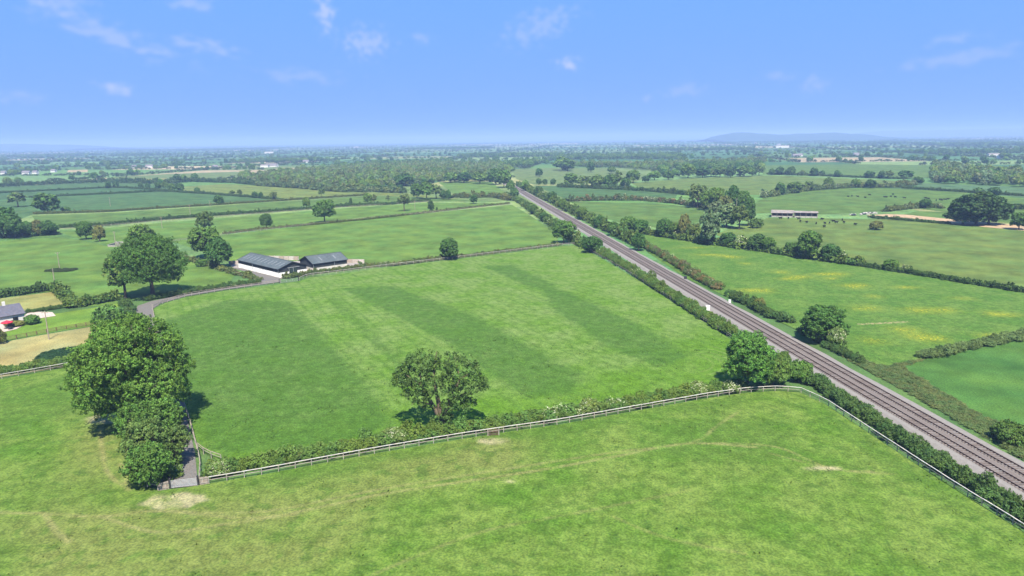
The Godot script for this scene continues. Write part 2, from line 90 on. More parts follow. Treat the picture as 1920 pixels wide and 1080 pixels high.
const TREES = [
 [-67.8,-119.8,20.7,10.2,"oak0","huge spreading oak with dense mid-green crown beside the gated lane","","tree"],
 [-12.7,-117.2,14.6,7.6,"twin","ivy-trunked ash with two crown masses standing in the front hedge","","tree"],
 [47.4,-135.2,11.6,5.0,"syc","dense bright green sycamore at the corner beside the railway","","tree"],
 [-120.5,-231.1,20.7,11.8,"oak1","large dark green oak over the bend in the lane","","tree"],
 [-128.1,-228.3,14.7,6.4,"ash","olive-brown thin ash leaning on the large lane oak","","tree"],
 [76.4,-167.7,9.0,5.5,"round","dark rounded tree beside railway at the buttercup meadow's edge","","tree"],
 [-26.5,-297.0,9.2,4.2,"round","lone dense round tree on fence line right of the barns","","tree"],
 [-62.9,-111.5,8.0,3.8,"oak","broad green tree, first from left in the shrubby tree belt left of gated lane","trees left of the gated lane","tree"],
 [-57.4,-102.7,8.4,3.7,"ash","thin-crowned tree, second from left in the shrubby tree belt left of gated lane","trees left of the gated lane","tree"],
 [-54.4,-97.3,6.5,3.4,"oak","broad green tree, third from left in the shrubby tree belt left of gated lane","trees left of the gated lane","tree"],
 [-59.5,-112.7,8.3,3.3,"oak","broad green tree, fourth from left in the shrubby tree belt left of gated lane","trees left of the gated lane","tree"],
 [-54.2,-104.0,6.5,3.0,"ash","thin-crowned tree, fifth from left in the shrubby tree belt left of gated lane","trees left of the gated lane","tree"],
 [59.0,-138.6,4.2,2.4,"bush","grey-green rounded shrub beside the corner sycamore","","bush"],
 [53.2,-136.9,5.7,3.3,"bush","sprawling light green shrub right of the corner sycamore","","bush"],
 [59.3,-148.4,3.4,1.8,"bush","small dark shrub between sycamore and the railway stones","","bush"],
 [77.6,-162.1,4.9,2.2,"thorn","pink-white blossoming hawthorn beside the dark meadow tree","","bush"],
 [72.3,-200.1,3.8,1.7,"brown","brown blossoming thorn bush on the railway's meadow side","","bush"],
 [81.4,-107.6,3.4,2.7,"bush","lone dark green bush on railway bank at right edge","","bush"],
 [-45.0,-100.0,2.4,1.8,"thorn","blossoming bush, first from left standing in the hedge behind white front fence","blossoming hawthorns in the front hedge","bush"],
 [-34.7,-105.3,1.8,1.3,"thorn","blossoming bush, second from left standing in the hedge behind white front fence","blossoming hawthorns in the front hedge","bush"],
 [-20.1,-111.8,2.4,2.2,"thorn","blossoming bush, third from left standing in the hedge behind white front fence","blossoming hawthorns in the front hedge","bush"],
 [-7.9,-116.3,1.6,1.6,"thorn","blossoming bush, fourth from left standing in the hedge behind white front fence","blossoming hawthorns in the front hedge","bush"],
 [14.0,-123.2,2.6,2.0,"thorn","blossoming bush, fifth from left standing in the hedge behind white front fence","blossoming hawthorns in the front hedge","bush"],
 [36.3,-131.4,2.7,2.1,"thorn","blossoming bush, sixth from left standing in the hedge behind white front fence","blossoming hawthorns in the front hedge","bush"],
 [-113.5,-192.2,5.7,3.8,"bush","low green bush, first from left beside the reed patch at hay plot","shrubs at the hay plot","bush"],
 [-103.3,-176.7,5.7,3.1,"bush","low green bush, second from left beside the reed patch at hay plot","shrubs at the hay plot","bush"],
 [-137.7,-195.8,2.5,2.0,"bush","dark rounded shrub at the bungalow corner","","bush"],
 [-141.5,-194.2,1.4,2.6,"brown","reddish clipped shrub row under the bungalow window","","bush"],
 [-132.3,-175.7,3.9,1.5,"brown","rust-red shrub at the left edge of garden fence","","bush"],
 [-177.2,-335.7,12.6,6.4,"oak","broad oak behind the large lane oak","","tree"],
 [-170.5,-390.8,13.1,4.9,"ash","tall thin ash above the barn approach trees","","tree"],
 [-135.8,-310.4,14.1,6.9,"oak","broad leafy oak left of the long barn","","tree"],
 [-119.4,-283.9,12.1,4.7,"round","dark oak nearest the long barn's end wall","","tree"],
 [-128.7,-288.4,3.1,2.2,"bush","small dark shrub beneath the barn oaks","","bush"],
 [-283.1,-391.5,17.2,7.7,"round","dark rounded tree, first from left in the dark grove at left edge","grove at the left edge","tree"],
 [-274.4,-388.4,13.0,5.0,"round","dark rounded tree, second from left in the dark grove at left edge","grove at the left edge","tree"],
 [-273.7,-397.1,8.5,3.6,"round","dark rounded tree, third from left in the dark grove at left edge","grove at the left edge","tree"],
 [-268.8,-398.9,8.8,3.3,"brown","brownish tree, fourth from left in the dark grove at left edge","grove at the left edge","tree"],
 [-263.9,-400.6,8.2,4.6,"round","dark rounded tree, fifth from left in the dark grove at left edge","grove at the left edge","tree"],
 [-230.3,-379.7,9.8,4.2,"round","rounded green tree left of small stone enclosure","","tree"],
 [-217.7,-370.4,8.5,3.2,"brown","brownish tree left of small stone enclosure","","tree"],
 [-414.1,-594.7,12.0,7.2,"ash","open branching tree in the blue-green crop field","","tree"],
 [-352.6,-538.0,13.7,8.5,"round","large rounded tree in the blue-green crop field","","tree"],
 [-345.7,-549.2,2.9,3.3,"bush","small bush at foot of blue-green field pole","","bush"],
 [-117.4,-443.1,14.4,7.1,"oak","leafy oak on paddock fence with dark trunk shrubs","","tree"],
 [-145.9,-419.2,8.6,3.7,"round","small round tree on fence left of leafy oak","","tree"],
 [-473.7,-837.4,7.5,3.5,"round","dark rounded tree, first from left along the hedges under left crop strips","small trees on the left crop hedges","tree"],
 [-468.8,-845.7,6.9,3.5,"round","dark rounded tree, second from left along the hedges under left crop strips","small trees on the left crop hedges","tree"],
 [-425.0,-818.3,6.7,2.8,"round","dark rounded tree, third from left along the hedges under left crop strips","small trees on the left crop hedges","tree"],
 [-416.8,-816.6,6.1,2.8,"round","dark rounded tree, fourth from left along the hedges under left crop strips","small trees on the left crop hedges","tree"],
 [-398.4,-804.1,7.8,3.6,"round","dark rounded tree, fifth from left along the hedges under left crop strips","small trees on the left crop hedges","tree"],
 [-385.2,-792.9,9.4,3.9,"oak","broad green tree, sixth from left along the hedges under left crop strips","small trees on the left crop hedges","tree"],
 [-364.0,-764.2,8.0,3.7,"oak","broad green tree, seventh from left along the hedges under left crop strips","small trees on the left crop hedges","tree"],
 [-350.7,-753.8,9.0,4.2,"round","dark rounded tree, eighth from left along the hedges under left crop strips","small trees on the left crop hedges","tree"],
 [-323.8,-733.6,5.5,2.8,"round","dark rounded tree, ninth from left along the hedges under left crop strips","small trees on the left crop hedges","tree"],
 [-270.7,-689.0,5.1,2.8,"ash","thin-crowned tree, tenth from left along the hedges under left crop strips","small trees on the left crop hedges","tree"],
 [-259.8,-680.5,6.1,2.6,"ash","thin-crowned tree, eleventh from left along the hedges under left crop strips","small trees on the left crop hedges","tree"],
 [-236.9,-657.7,5.4,3.0,"round","dark rounded tree, twelfth from left along the hedges under left crop strips","small trees on the left crop hedges","tree"],
 [-229.4,-650.4,5.4,2.2,"round","dark rounded tree, thirteenth from left along the hedges under left crop strips","small trees on the left crop hedges","tree"],
 [-210.4,-629.8,7.1,3.1,"ash","thin-crowned tree, fourteenth from left along the hedges under left crop strips","small trees on the left crop hedges","tree"],
 [-242.3,-587.9,7.5,3.8,"round","dark rounded tree, first from left along the dark clipped strip hedge","trees on the clipped strip hedge","tree"],
 [-157.0,-543.2,8.2,2.9,"oak","broad green tree, second from left along the dark clipped strip hedge","trees on the clipped strip hedge","tree"],
 [-175.9,-659.3,6.9,3.0,"ash","thin-crowned tree, third from left along the dark clipped strip hedge","trees on the clipped strip hedge","tree"],
 [-127.9,-565.5,5.9,1.1,"ivy","ivy-clad columnar tree, fourth from left along the dark clipped strip hedge","trees on the clipped strip hedge","tree"],
 [-115.8,-573.1,8.6,3.7,"oak","broad green tree, fifth from left along the dark clipped strip hedge","trees on the clipped strip hedge","tree"],
 [-110.4,-572.2,8.2,2.8,"bare","pale half-bare tree, sixth from left along the dark clipped strip hedge","trees on the clipped strip hedge","tree"],
 [-100.6,-580.4,6.5,2.0,"bare","pale half-bare tree, seventh from left along the dark clipped strip hedge","trees on the clipped strip hedge","tree"],
 [-77.3,-511.5,13.1,5.4,"bare","pale half-bare tree, eighth from left along the dark clipped strip hedge","trees on the clipped strip hedge","tree"],
 [-56.8,-501.0,8.3,2.3,"ivy","ivy-clad columnar tree, ninth from left along the dark clipped strip hedge","trees on the clipped strip hedge","tree"],
 [-53.0,-504.2,3.4,0.8,"ivy","ivy-clad columnar tree, tenth from left along the dark clipped strip hedge","trees on the clipped strip hedge","tree"],
 [-29.7,-564.4,6.8,3.2,"round","dark rounded tree, eleventh from left along the dark clipped strip hedge","trees on the clipped strip hedge","tree"],
 [-82.7,-625.3,12.6,5.2,"round","dark rounded tree, first from left in the copse before the railway wood","copse before the railway wood","tree"],
 [-73.4,-618.0,15.2,6.1,"oak","broad green tree, second from left in the copse before the railway wood","copse before the railway wood","tree"],
 [-64.9,-616.6,12.4,5.1,"ash","thin-crowned tree, third from left in the copse before the railway wood","copse before the railway wood","tree"],
 [-57.7,-609.8,7.8,2.5,"round","dark rounded tree, fourth from left in the copse before the railway wood","copse before the railway wood","tree"],
 [-53.5,-609.1,7.7,2.3,"round","dark rounded tree, fifth from left in the copse before the railway wood","copse before the railway wood","tree"],
 [-163.8,-733.0,7.6,5.0,"ash","thin-crowned tree, first from left at the plantation's front edge","trees at the plantation edge","tree"],
 [-140.9,-728.5,7.1,4.4,"oak","broad green tree, second from left at the plantation's front edge","trees at the plantation edge","tree"],
 [-128.0,-711.1,6.4,3.5,"round","dark rounded tree, third from left at the plantation's front edge","trees at the plantation edge","tree"],
 [-117.5,-709.0,7.4,3.2,"oak","broad green tree, fourth from left at the plantation's front edge","trees at the plantation edge","tree"],
 [-109.8,-707.6,6.9,2.7,"round","dark rounded tree, fifth from left at the plantation's front edge","trees at the plantation edge","tree"],
 [-120.2,-799.6,12.5,10.8,"round","dark rounded tree, sixth from left at the plantation's front edge","trees at the plantation edge","tree"],
 [-71.3,-847.6,11.9,8.3,"oak","broad green tree, first from left along the railway's left side by wood","trees beside the railway wood","tree"],
 [-55.2,-843.9,11.9,8.9,"round","dark rounded tree, second from left along the railway's left side by wood","trees beside the railway wood","tree"],
 [-35.6,-829.1,13.5,9.3,"oak","broad green tree, third from left along the railway's left side by wood","trees beside the railway wood","tree"],
 [-16.5,-805.0,16.7,8.5,"round","dark rounded tree, fourth from left along the railway's left side by wood","trees beside the railway wood","tree"],
 [-7.0,-749.2,17.8,7.3,"oak","broad green tree, fifth from left along the railway's left side by wood","trees beside the railway wood","tree"],
 [0.3,-672.6,12.0,4.0,"oak","broad green tree, sixth from left along the railway's left side by wood","trees beside the railway wood","tree"],
 [3.3,-594.2,10.2,3.6,"round","dark rounded tree, seventh from left along the railway's left side by wood","trees beside the railway wood","tree"],
 [15.1,-476.8,7.2,3.2,"oak","broad green tree, first from left on the hedge beside railway and paddocks","trees on the paddock railway hedge","tree"],
 [20.4,-435.0,5.6,3.0,"round","dark rounded tree, second from left on the hedge beside railway and paddocks","trees on the paddock railway hedge","tree"],
 [25.4,-339.0,11.4,5.7,"oak","broad green tree, third from left on the hedge beside railway and paddocks","trees on the paddock railway hedge","tree"],
 [35.9,-310.2,7.2,4.3,"round","dark rounded tree, fourth from left on the hedge beside railway and paddocks","trees on the paddock railway hedge","tree"],
 [14.5,-698.0,10.4,4.2,"oak","broad green tree, first from left in scrub on railway's far side","trees in the far railway scrub","tree"],
 [24.9,-630.0,8.5,3.8,"round","dark rounded tree, second from left in scrub on railway's far side","trees in the far railway scrub","tree"],
 [32.9,-564.1,8.5,3.8,"round","dark rounded tree, third from left in scrub on railway's far side","trees in the far railway scrub","tree"],
 [36.6,-499.2,8.6,3.0,"oak","broad green tree, fourth from left in scrub on railway's far side","trees in the far railway scrub","tree"],
 [44.1,-440.9,8.0,3.7,"oak","broad green tree, fifth from left in scrub on railway's far side","trees in the far railway scrub","tree"],
 [50.3,-396.9,6.9,3.3,"round","dark rounded tree, sixth from left in scrub on railway's far side","trees in the far railway scrub","tree"],
 [53.2,-365.1,7.3,3.3,"oak","broad green tree, seventh from left in scrub on railway's far side","trees in the far railway scrub","tree"],
 [55.0,-352.8,6.5,2.4,"ash","thin-crowned tree, eighth from left in scrub on railway's far side","trees in the far railway scrub","tree"],
 [57.3,-314.4,7.7,3.1,"round","dark rounded tree, ninth from left in scrub on railway's far side","trees in the far railway scrub","tree"],
 [63.5,-376.8,8.6,4.9,"oak","broad green tree, first from left in the ragged hedge below willow clump","trees of the ragged willow hedge","tree"],
 [69.2,-371.8,7.4,4.0,"round","dark rounded tree, second from left in the ragged hedge below willow clump","trees of the ragged willow hedge","tree"],
 [78.2,-358.4,9.0,4.4,"round","dark rounded tree, third from left in the ragged hedge below willow clump","trees of the ragged willow hedge","tree"],
 [82.7,-353.9,7.6,3.5,"oak","broad green tree, fourth from left in the ragged hedge below willow clump","trees of the ragged willow hedge","tree"],
 [86.0,-347.8,12.2,3.2,"brown","brownish tree, fifth from left in the ragged hedge below willow clump","trees of the ragged willow hedge","tree"],
 [89.1,-341.8,8.9,3.9,"ash","thin-crowned tree, sixth from left in the ragged hedge below willow clump","trees of the ragged willow hedge","tree"],
 [92.9,-327.3,16.7,4.5,"willow","grey-green upright tree, seventh from left in the ragged hedge below willow clump","trees of the ragged willow hedge","tree"],
 [100.4,-323.2,6.5,3.7,"round","dark rounded tree, eighth from left in the ragged hedge below willow clump","trees of the ragged willow hedge","tree"],
 [109.3,-309.6,7.2,4.0,"round","dark rounded tree, ninth from left in the ragged hedge below willow clump","trees of the ragged willow hedge","tree"],
 [112.3,-304.8,6.6,3.0,"oak","broad green tree, tenth from left in the ragged hedge below willow clump","trees of the ragged willow hedge","tree"],
 [119.2,-295.6,5.7,3.4,"round","dark rounded tree, eleventh from left in the ragged hedge below willow clump","trees of the ragged willow hedge","tree"],
 [122.0,-285.8,11.9,5.0,"oak","broad green tree, twelfth from left in the ragged hedge below willow clump","trees of the ragged willow hedge","tree"],
 [128.4,-280.1,7.0,4.1,"round","dark rounded tree, thirteenth from left in the ragged hedge below willow clump","trees of the ragged willow hedge","tree"],
 [131.7,-277.3,4.3,2.1,"thorn","blossoming tree, fourteenth from left in the ragged hedge below willow clump","trees of the ragged willow hedge","tree"],
 [135.2,-270.9,3.2,2.3,"oak","broad green tree, fifteenth from left in the ragged hedge below willow clump","trees of the ragged willow hedge","tree"],
 [141.8,-259.0,4.2,2.6,"oak","broad green tree, sixteenth from left in the ragged hedge below willow clump","trees of the ragged willow hedge","tree"],
 [144.9,-254.4,2.6,1.6,"thorn","blossoming tree, seventeenth from left in the ragged hedge below willow clump","trees of the ragged willow hedge","tree"],
 [133.6,-504.7,17.0,7.6,"ash","thin-crowned tree, first from left in the tall mixed clump beside willow","tall mixed clump beside the willow","tree"],
 [136.8,-488.7,13.2,5.9,"oak","broad green tree, second from left in the tall mixed clump beside willow","tall mixed clump beside the willow","tree"],
 [118.7,-409.2,13.0,5.3,"willow","grey-green upright tree, third from left in the tall mixed clump beside willow","tall mixed clump beside the willow","tree"],
 [138.8,-473.9,16.4,6.1,"oak","broad green tree, fourth from left in the tall mixed clump beside willow","tall mixed clump beside the willow","tree"],
 [136.6,-450.6,12.6,5.1,"brown","brownish tree, fifth from left in the tall mixed clump beside willow","tall mixed clump beside the willow","tree"],
 [120.8,-393.7,13.1,6.0,"willow","grey-green upright tree, sixth from left in the tall mixed clump beside willow","tall mixed clump beside the willow","tree"],
 [144.1,-459.4,18.0,5.2,"round","dark rounded tree, seventh from left in the tall mixed clump beside willow","tall mixed clump beside the willow","tree"],
 [124.8,-383.7,13.1,5.0,"ash","thin-crowned tree, eighth from left in the tall mixed clump beside willow","tall mixed clump beside the willow","tree"],
 [150.8,-458.5,15.5,5.6,"oak","broad green tree, ninth from left in the tall mixed clump beside willow","tall mixed clump beside the willow","tree"],
 [134.2,-397.1,15.6,3.6,"round","dark rounded tree, tenth from left in the tall mixed clump beside willow","tall mixed clump beside the willow","tree"],
 [135.4,-387.2,5.3,3.5,"bush","low green tree, eleventh from left in the tall mixed clump beside willow","tall mixed clump beside the willow","tree"],
 [251.7,-390.8,14.2,9.2,"beech","dark beech at the left of beech clump by tan track","","tree"],
 [257.1,-387.7,17.9,11.5,"beech","tallest dark beech in middle of clump by tan track","","tree"],
 [264.9,-389.2,15.6,9.8,"beech","dark beech at the right of beech clump by tan track","","tree"],
 [265.1,-365.7,9.2,4.5,"round","rounded green tree right of the beech clump","","tree"],
 [194.7,-373.6,4.6,3.7,"brown","russet spreading thorn standing alone among cattle pasture","","bush"],
 [281.8,-479.1,6.5,3.6,"round","rounded tree in the short hedge above tan track","","tree"],
 [31.1,-785.0,7.0,3.2,"round","dark rounded tree, first from left in the far parkland row right of railway","parkland row right of the railway","tree"],
 [38.1,-783.5,6.4,2.9,"round","dark rounded tree, second from left in the far parkland row right of railway","parkland row right of the railway","tree"],
 [46.8,-781.6,6.4,3.2,"round","dark rounded tree, third from left in the far parkland row right of railway","parkland row right of the railway","tree"],
 [64.3,-759.8,13.0,7.7,"oak","broad green tree, fourth from left in the far parkland row right of railway","parkland row right of the railway","tree"],
 [76.5,-740.1,11.5,7.8,"ash","thin-crowned tree, fifth from left in the far parkland row right of railway","parkland row right of the railway","tree"],
 [88.2,-721.4,13.4,7.6,"oak","broad green tree, sixth from left in the far parkland row right of railway","parkland row right of the railway","tree"],
 [99.7,-711.1,13.7,6.9,"round","dark rounded tree, seventh from left in the far parkland row right of railway","parkland row right of the railway","tree"],
 [108.1,-717.2,17.0,4.9,"ash","thin-crowned tree, eighth from left in the far parkland row right of railway","parkland row right of the railway","tree"],
 [114.2,-708.1,10.5,5.3,"round","dark rounded tree, ninth from left in the far parkland row right of railway","parkland row right of the railway","tree"],
 [137.8,-799.1,13.6,7.2,"oak","broad green tree, tenth from left in the far parkland row right of railway","parkland row right of the railway","tree"],
 [152.8,-805.6,7.2,4.2,"round","dark rounded tree, eleventh from left in the far parkland row right of railway","parkland row right of the railway","tree"],
 [170.7,-843.6,10.6,7.9,"oak","broad green tree, twelfth from left in the far parkland row right of railway","parkland row right of the railway","tree"],
 [188.6,-850.4,9.4,6.4,"round","dark rounded tree, thirteenth from left in the far parkland row right of railway","parkland row right of the railway","tree"],
 [38.4,-951.2,11.2,5.0,"round","dark rounded tree, first from left standing loose in the far pale pasture","loose trees in the far pale pasture","tree"],
 [84.5,-1151.8,20.3,15.5,"oak","broad green tree, second from left standing loose in the far pale pasture","loose trees in the far pale pasture","tree"],
 [89.0,-1111.6,17.2,11.6,"round","dark rounded tree, third from left standing loose in the far pale pasture","loose trees in the far pale pasture","tree"],
 [120.4,-1065.8,14.9,6.0,"round","dark rounded tree, fourth from left standing loose in the far pale pasture","loose trees in the far pale pasture","tree"],
 [144.9,-1024.8,9.8,6.1,"oak","broad green tree, fifth from left standing loose in the far pale pasture","loose trees in the far pale pasture","tree"],
 [219.0,-877.9,16.9,9.9,"oak","broad green tree, first from left in the far row behind dry pasture","row behind the dry pasture","tree"],
 [238.7,-885.0,13.7,8.6,"round","dark rounded tree, second from left in the far row behind dry pasture","row behind the dry pasture","tree"],
 [251.9,-894.1,10.6,6.0,"ash","thin-crowned tree, third from left in the far row behind dry pasture","row behind the dry pasture","tree"],
 [262.4,-891.3,12.5,8.0,"oak","broad green tree, fourth from left in the far row behind dry pasture","row behind the dry pasture","tree"],
 [271.2,-876.4,12.3,5.9,"round","dark rounded tree, fifth from left in the far row behind dry pasture","row behind the dry pasture","tree"],
 [293.9,-895.6,13.9,10.1,"oak","broad green tree, sixth from left in the far row behind dry pasture","row behind the dry pasture","tree"],
 [307.2,-905.1,9.4,5.4,"round","dark rounded tree, seventh from left in the far row behind dry pasture","row behind the dry pasture","tree"],
 [319.4,-915.1,11.5,6.9,"ash","thin-crowned tree, eighth from left in the far row behind dry pasture","row behind the dry pasture","tree"],
 [338.9,-923.4,7.5,3.8,"round","dark rounded tree, ninth from left in the far row behind dry pasture","row behind the dry pasture","tree"],
 [348.3,-920.8,10.2,5.2,"round","dark rounded tree, first from left on the thin far right hedge","trees on the thin far right hedge","tree"],
 [356.4,-918.5,6.8,3.1,"round","dark rounded tree, second from left on the thin far right hedge","trees on the thin far right hedge","tree"],
 [362.6,-916.7,6.1,2.4,"round","dark rounded tree, third from left on the thin far right hedge","trees on the thin far right hedge","tree"],
 [369.9,-901.0,6.7,2.7,"ash","thin-crowned tree, fourth from left on the thin far right hedge","trees on the thin far right hedge","tree"],
 [382.6,-897.5,6.0,3.0,"ash","thin-crowned tree, fifth from left on the thin far right hedge","trees on the thin far right hedge","tree"],
 [387.1,-883.1,6.5,3.0,"round","dark rounded tree, sixth from left on the thin far right hedge","trees on the thin far right hedge","tree"],
 [393.4,-856.2,7.6,4.2,"round","dark rounded tree, seventh from left on the thin far right hedge","trees on the thin far right hedge","tree"],
 [417.1,-826.3,8.0,5.9,"round","dark rounded tree, eighth from left on the thin far right hedge","trees on the thin far right hedge","tree"],
 [423.9,-813.2,9.0,3.1,"ivy","ivy-clad columnar tree, ninth from left on the thin far right hedge","trees on the thin far right hedge","tree"],
 [431.5,-811.3,9.0,4.3,"ash","thin-crowned tree, tenth from left on the thin far right hedge","trees on the thin far right hedge","tree"],
 [449.1,-806.8,9.0,8.2,"round","dark rounded tree, eleventh from left on the thin far right hedge","trees on the thin far right hedge","tree"],
 [230.4,-605.0,9.9,4.1,"round","dark rounded tree, first from left in the ragged hedge behind emerald pasture","trees behind the emerald pasture","tree"],
 [250.8,-625.5,9.3,6.1,"oak","broad green tree, second from left in the ragged hedge behind emerald pasture","trees behind the emerald pasture","tree"],
 [271.8,-647.6,8.7,4.9,"ash","thin-crowned tree, third from left in the ragged hedge behind emerald pasture","trees behind the emerald pasture","tree"],
 [299.8,-670.2,10.5,4.5,"oak","broad green tree, fourth from left in the ragged hedge behind emerald pasture","trees behind the emerald pasture","tree"],
 [330.2,-678.9,8.1,4.1,"oak","broad green tree, fifth from left in the ragged hedge behind emerald pasture","trees behind the emerald pasture","tree"],
 [339.7,-669.4,8.0,5.0,"round","dark rounded tree, sixth from left in the ragged hedge behind emerald pasture","trees behind the emerald pasture","tree"],
 [377.1,-684.4,6.1,6.2,"brown","brownish tree, seventh from left in the ragged hedge behind emerald pasture","trees behind the emerald pasture","tree"],
 [407.2,-710.3,7.4,5.3,"round","dark rounded tree, eighth from left in the ragged hedge behind emerald pasture","trees behind the emerald pasture","tree"],
 [394.9,-598.4,4.0,3.6,"bush","low green tree, ninth from left in the ragged hedge behind emerald pasture","trees behind the emerald pasture","tree"],
 [393.0,-575.5,6.0,4.8,"round","dark rounded tree, tenth from left in the ragged hedge behind emerald pasture","trees behind the emerald pasture","tree"],
]
const WOODS = [
 ["plantation","dense mixed plantation of slim conifers and birch","woodland",[[-318.7,-872.6],[-237.8,-797.4],[-175.3,-735.2],[-142.4,-736.5],[-117.0,-789.8],[-85.4,-861.5],[-56.6,-865.5],[-20.4,-846.2],[-5.0,-949.3],[4.2,-1119.6],[-16.9,-1349.2],[-80.2,-1400.5],[-151.7,-1487.6],[-265.8,-1387.1],[-317.4,-1261.5],[-373.2,-1142.6],[-393.5,-1037.3]],8.5],
 ["woodland","grey-green woodland block at the right edge","woodland",[[432.6,-730.8],[453.8,-683.6],[470.6,-649.5],[505.9,-614.7],[632.1,-770.4],[603.6,-835.8],[587.1,-907.9],[652.3,-1099.9]],9.0],
 ["woodland","dark tree belt behind the far pale pasture","woodland",[[110.5,-1252.2],[177.2,-1228.3],[215.3,-1053.9],[300.5,-1207.1],[486.4,-1348.3],[507.8,-1437.9],[338.6,-1321.3],[232.7,-1281.5],[121.7,-1379.4]],8.0],
]
const FENCES = [
 ["long white-railed fence curving across the front field",0,2.5,[[-45.8,-97.4],[-38.2,-100.3],[-29.3,-104.2],[-19.7,-108.2],[-9.4,-112.1],[-3.6,-114.1],[8.2,-117.9],[23.6,-124.1],[38.2,-129.9],[46.3,-132.5],[52.9,-133.2],[56.8,-132.1],[59.1,-125.5],[60.5,-113.0],[61.7,-102.7],[63.1,-91.5],[64.8,-81.1],[65.7,-73.0]]],
 ["short curved white fence left of the field gate",0,2.0,[[-61.0,-104.6],[-58.2,-100.0],[-56.4,-97.7],[-54.5,-96.5],[-52.7,-95.8]]],
 ["weathered post-and-rail fence between the lane and mown field",2,2.5,[[-53.2,-110.1],[-59.7,-122.0],[-67.0,-134.6],[-72.6,-144.4],[-83.7,-164.2],[-95.2,-184.0],[-104.0,-198.8],[-112.1,-213.8]]],
 ["short fence spur curving into the mown field corner",2,2.2,[[-52.8,-109.7],[-51.0,-107.8],[-49.0,-106.2],[-47.0,-105.0]]],
 ["short post fence from spur down to the gate",2,2.2,[[-52.8,-109.5],[-49.9,-103.9],[-47.4,-97.8]]],
 ["pale-railed fence along the lane towards the barns",2,2.5,[[-112.1,-214.5],[-111.6,-221.1],[-108.9,-230.3],[-99.8,-239.1],[-88.2,-248.3],[-84.0,-250.9]]],
 ["pale-railed fence from barn gate to the railway corner",0,3.0,[[-78.4,-255.4],[-77.2,-262.6],[-66.2,-269.3],[-55.4,-277.7],[-26.0,-296.9],[0.2,-314.9],[24.4,-332.1],[30.3,-333.3]]],
 ["weathered fence between mown field and railway hedge",2,3.0,[[30.8,-333.2],[33.2,-326.2],[36.5,-305.7],[41.9,-271.3],[45.6,-245.6],[50.8,-204.1],[53.2,-184.2],[55.0,-170.2]]],
 ["grey fence along the far side of the paddock",2,4.0,[[-176.8,-364.4],[-157.4,-391.6],[-128.5,-425.1],[-92.6,-464.3],[-57.1,-493.7],[0.9,-550.3]]],
 ["white-railed fence running off the left edge",0,3.0,[[-117.0,-143.9],[-112.4,-147.2],[-106.5,-151.6],[-100.3,-156.7]]],
 ["brown three-rail garden fence beside the hay plot",1,2.4,[[-136.9,-175.9],[-133.0,-178.2],[-126.1,-187.2],[-116.8,-195.8]]],
 ["thin fence bounding the pasture below the barn trees",2,3.0,[[-147.8,-314.4],[-124.2,-289.3],[-102.4,-263.4]]],
 ["thin fence line under the clipped strip hedge",2,4.0,[[-271.9,-423.2],[-230.8,-462.9],[-181.9,-503.3],[-125.1,-547.1],[-67.4,-585.1]]],
]
const POLES = [[-122.1,-179.1,7.8,"wooden power pole standing in the dry hay plot"],[-185.8,-285.5,7.3,"tall wooden power pole in the pole clump pasture"],[-172.6,-261.1,4.9,"short stub pole beside the tall pasture pole"],[-332.4,-587.2,7.5,"pale power pole in the blue-green crop field"],[-228.3,-502.3,7.6,"power pole beside the clipped strip hedge"],[-244.1,-573.9,4.7,"small far power pole near the round hedge tree"],[-211.9,-426.7,6.8,"power pole in the bright strip field"],[-200.0,-353.4,7.3,"power pole at the small stone enclosure"],[148.8,-472.5,10.7,"taller twin pole in front of willow clump"],[144.8,-452.8,10.9,"shorter twin pole in front of willow clump"],[158.4,-457.5,4.2,"small pole left of the grey sheds"],[-71.0,-522.4,6.7,"pale pole beside half-bare strip tree"]]
const COWS_FRONT = 15
const ORDER = ["first","second","third","fourth","fifth","sixth","seventh","eighth","ninth","tenth","eleventh","twelfth","thirteenth","fourteenth","fifteenth","sixteenth","seventeenth","eighteenth","nineteenth","twentieth"]
const COWS = [[164.3,-428.6,0],[168.9,-428.1,0],[173.7,-424.6,0],[169.3,-411.1,0],[170.8,-405.6,0],[173.9,-400.1,0],[186.0,-420.2,0],[172.1,-385.4,0],[178.6,-399.5,0],[182.2,-401.6,0],[187.6,-408.9,0],[187.1,-403.7,0],[196.2,-416.1,0],[191.2,-403.2,0],[192.7,-392.8,0],[274.2,-574.7,1],[279.4,-579.2,1],[281.4,-573.5,1],[282.2,-562.8,1],[297.8,-587.1,1],[298.8,-565.2,1],[300.3,-564.9,1],[306.0,-569.2,1],[318.3,-589.1,1],[306.6,-563.8,1],[308.1,-553.3,1],[323.3,-550.7,1],[322.5,-545.9,1],[320.4,-531.9,1],[325.5,-535.7,1],[324.4,-531.2,1],[329.2,-535.1,1],[333.7,-539.1,1]]
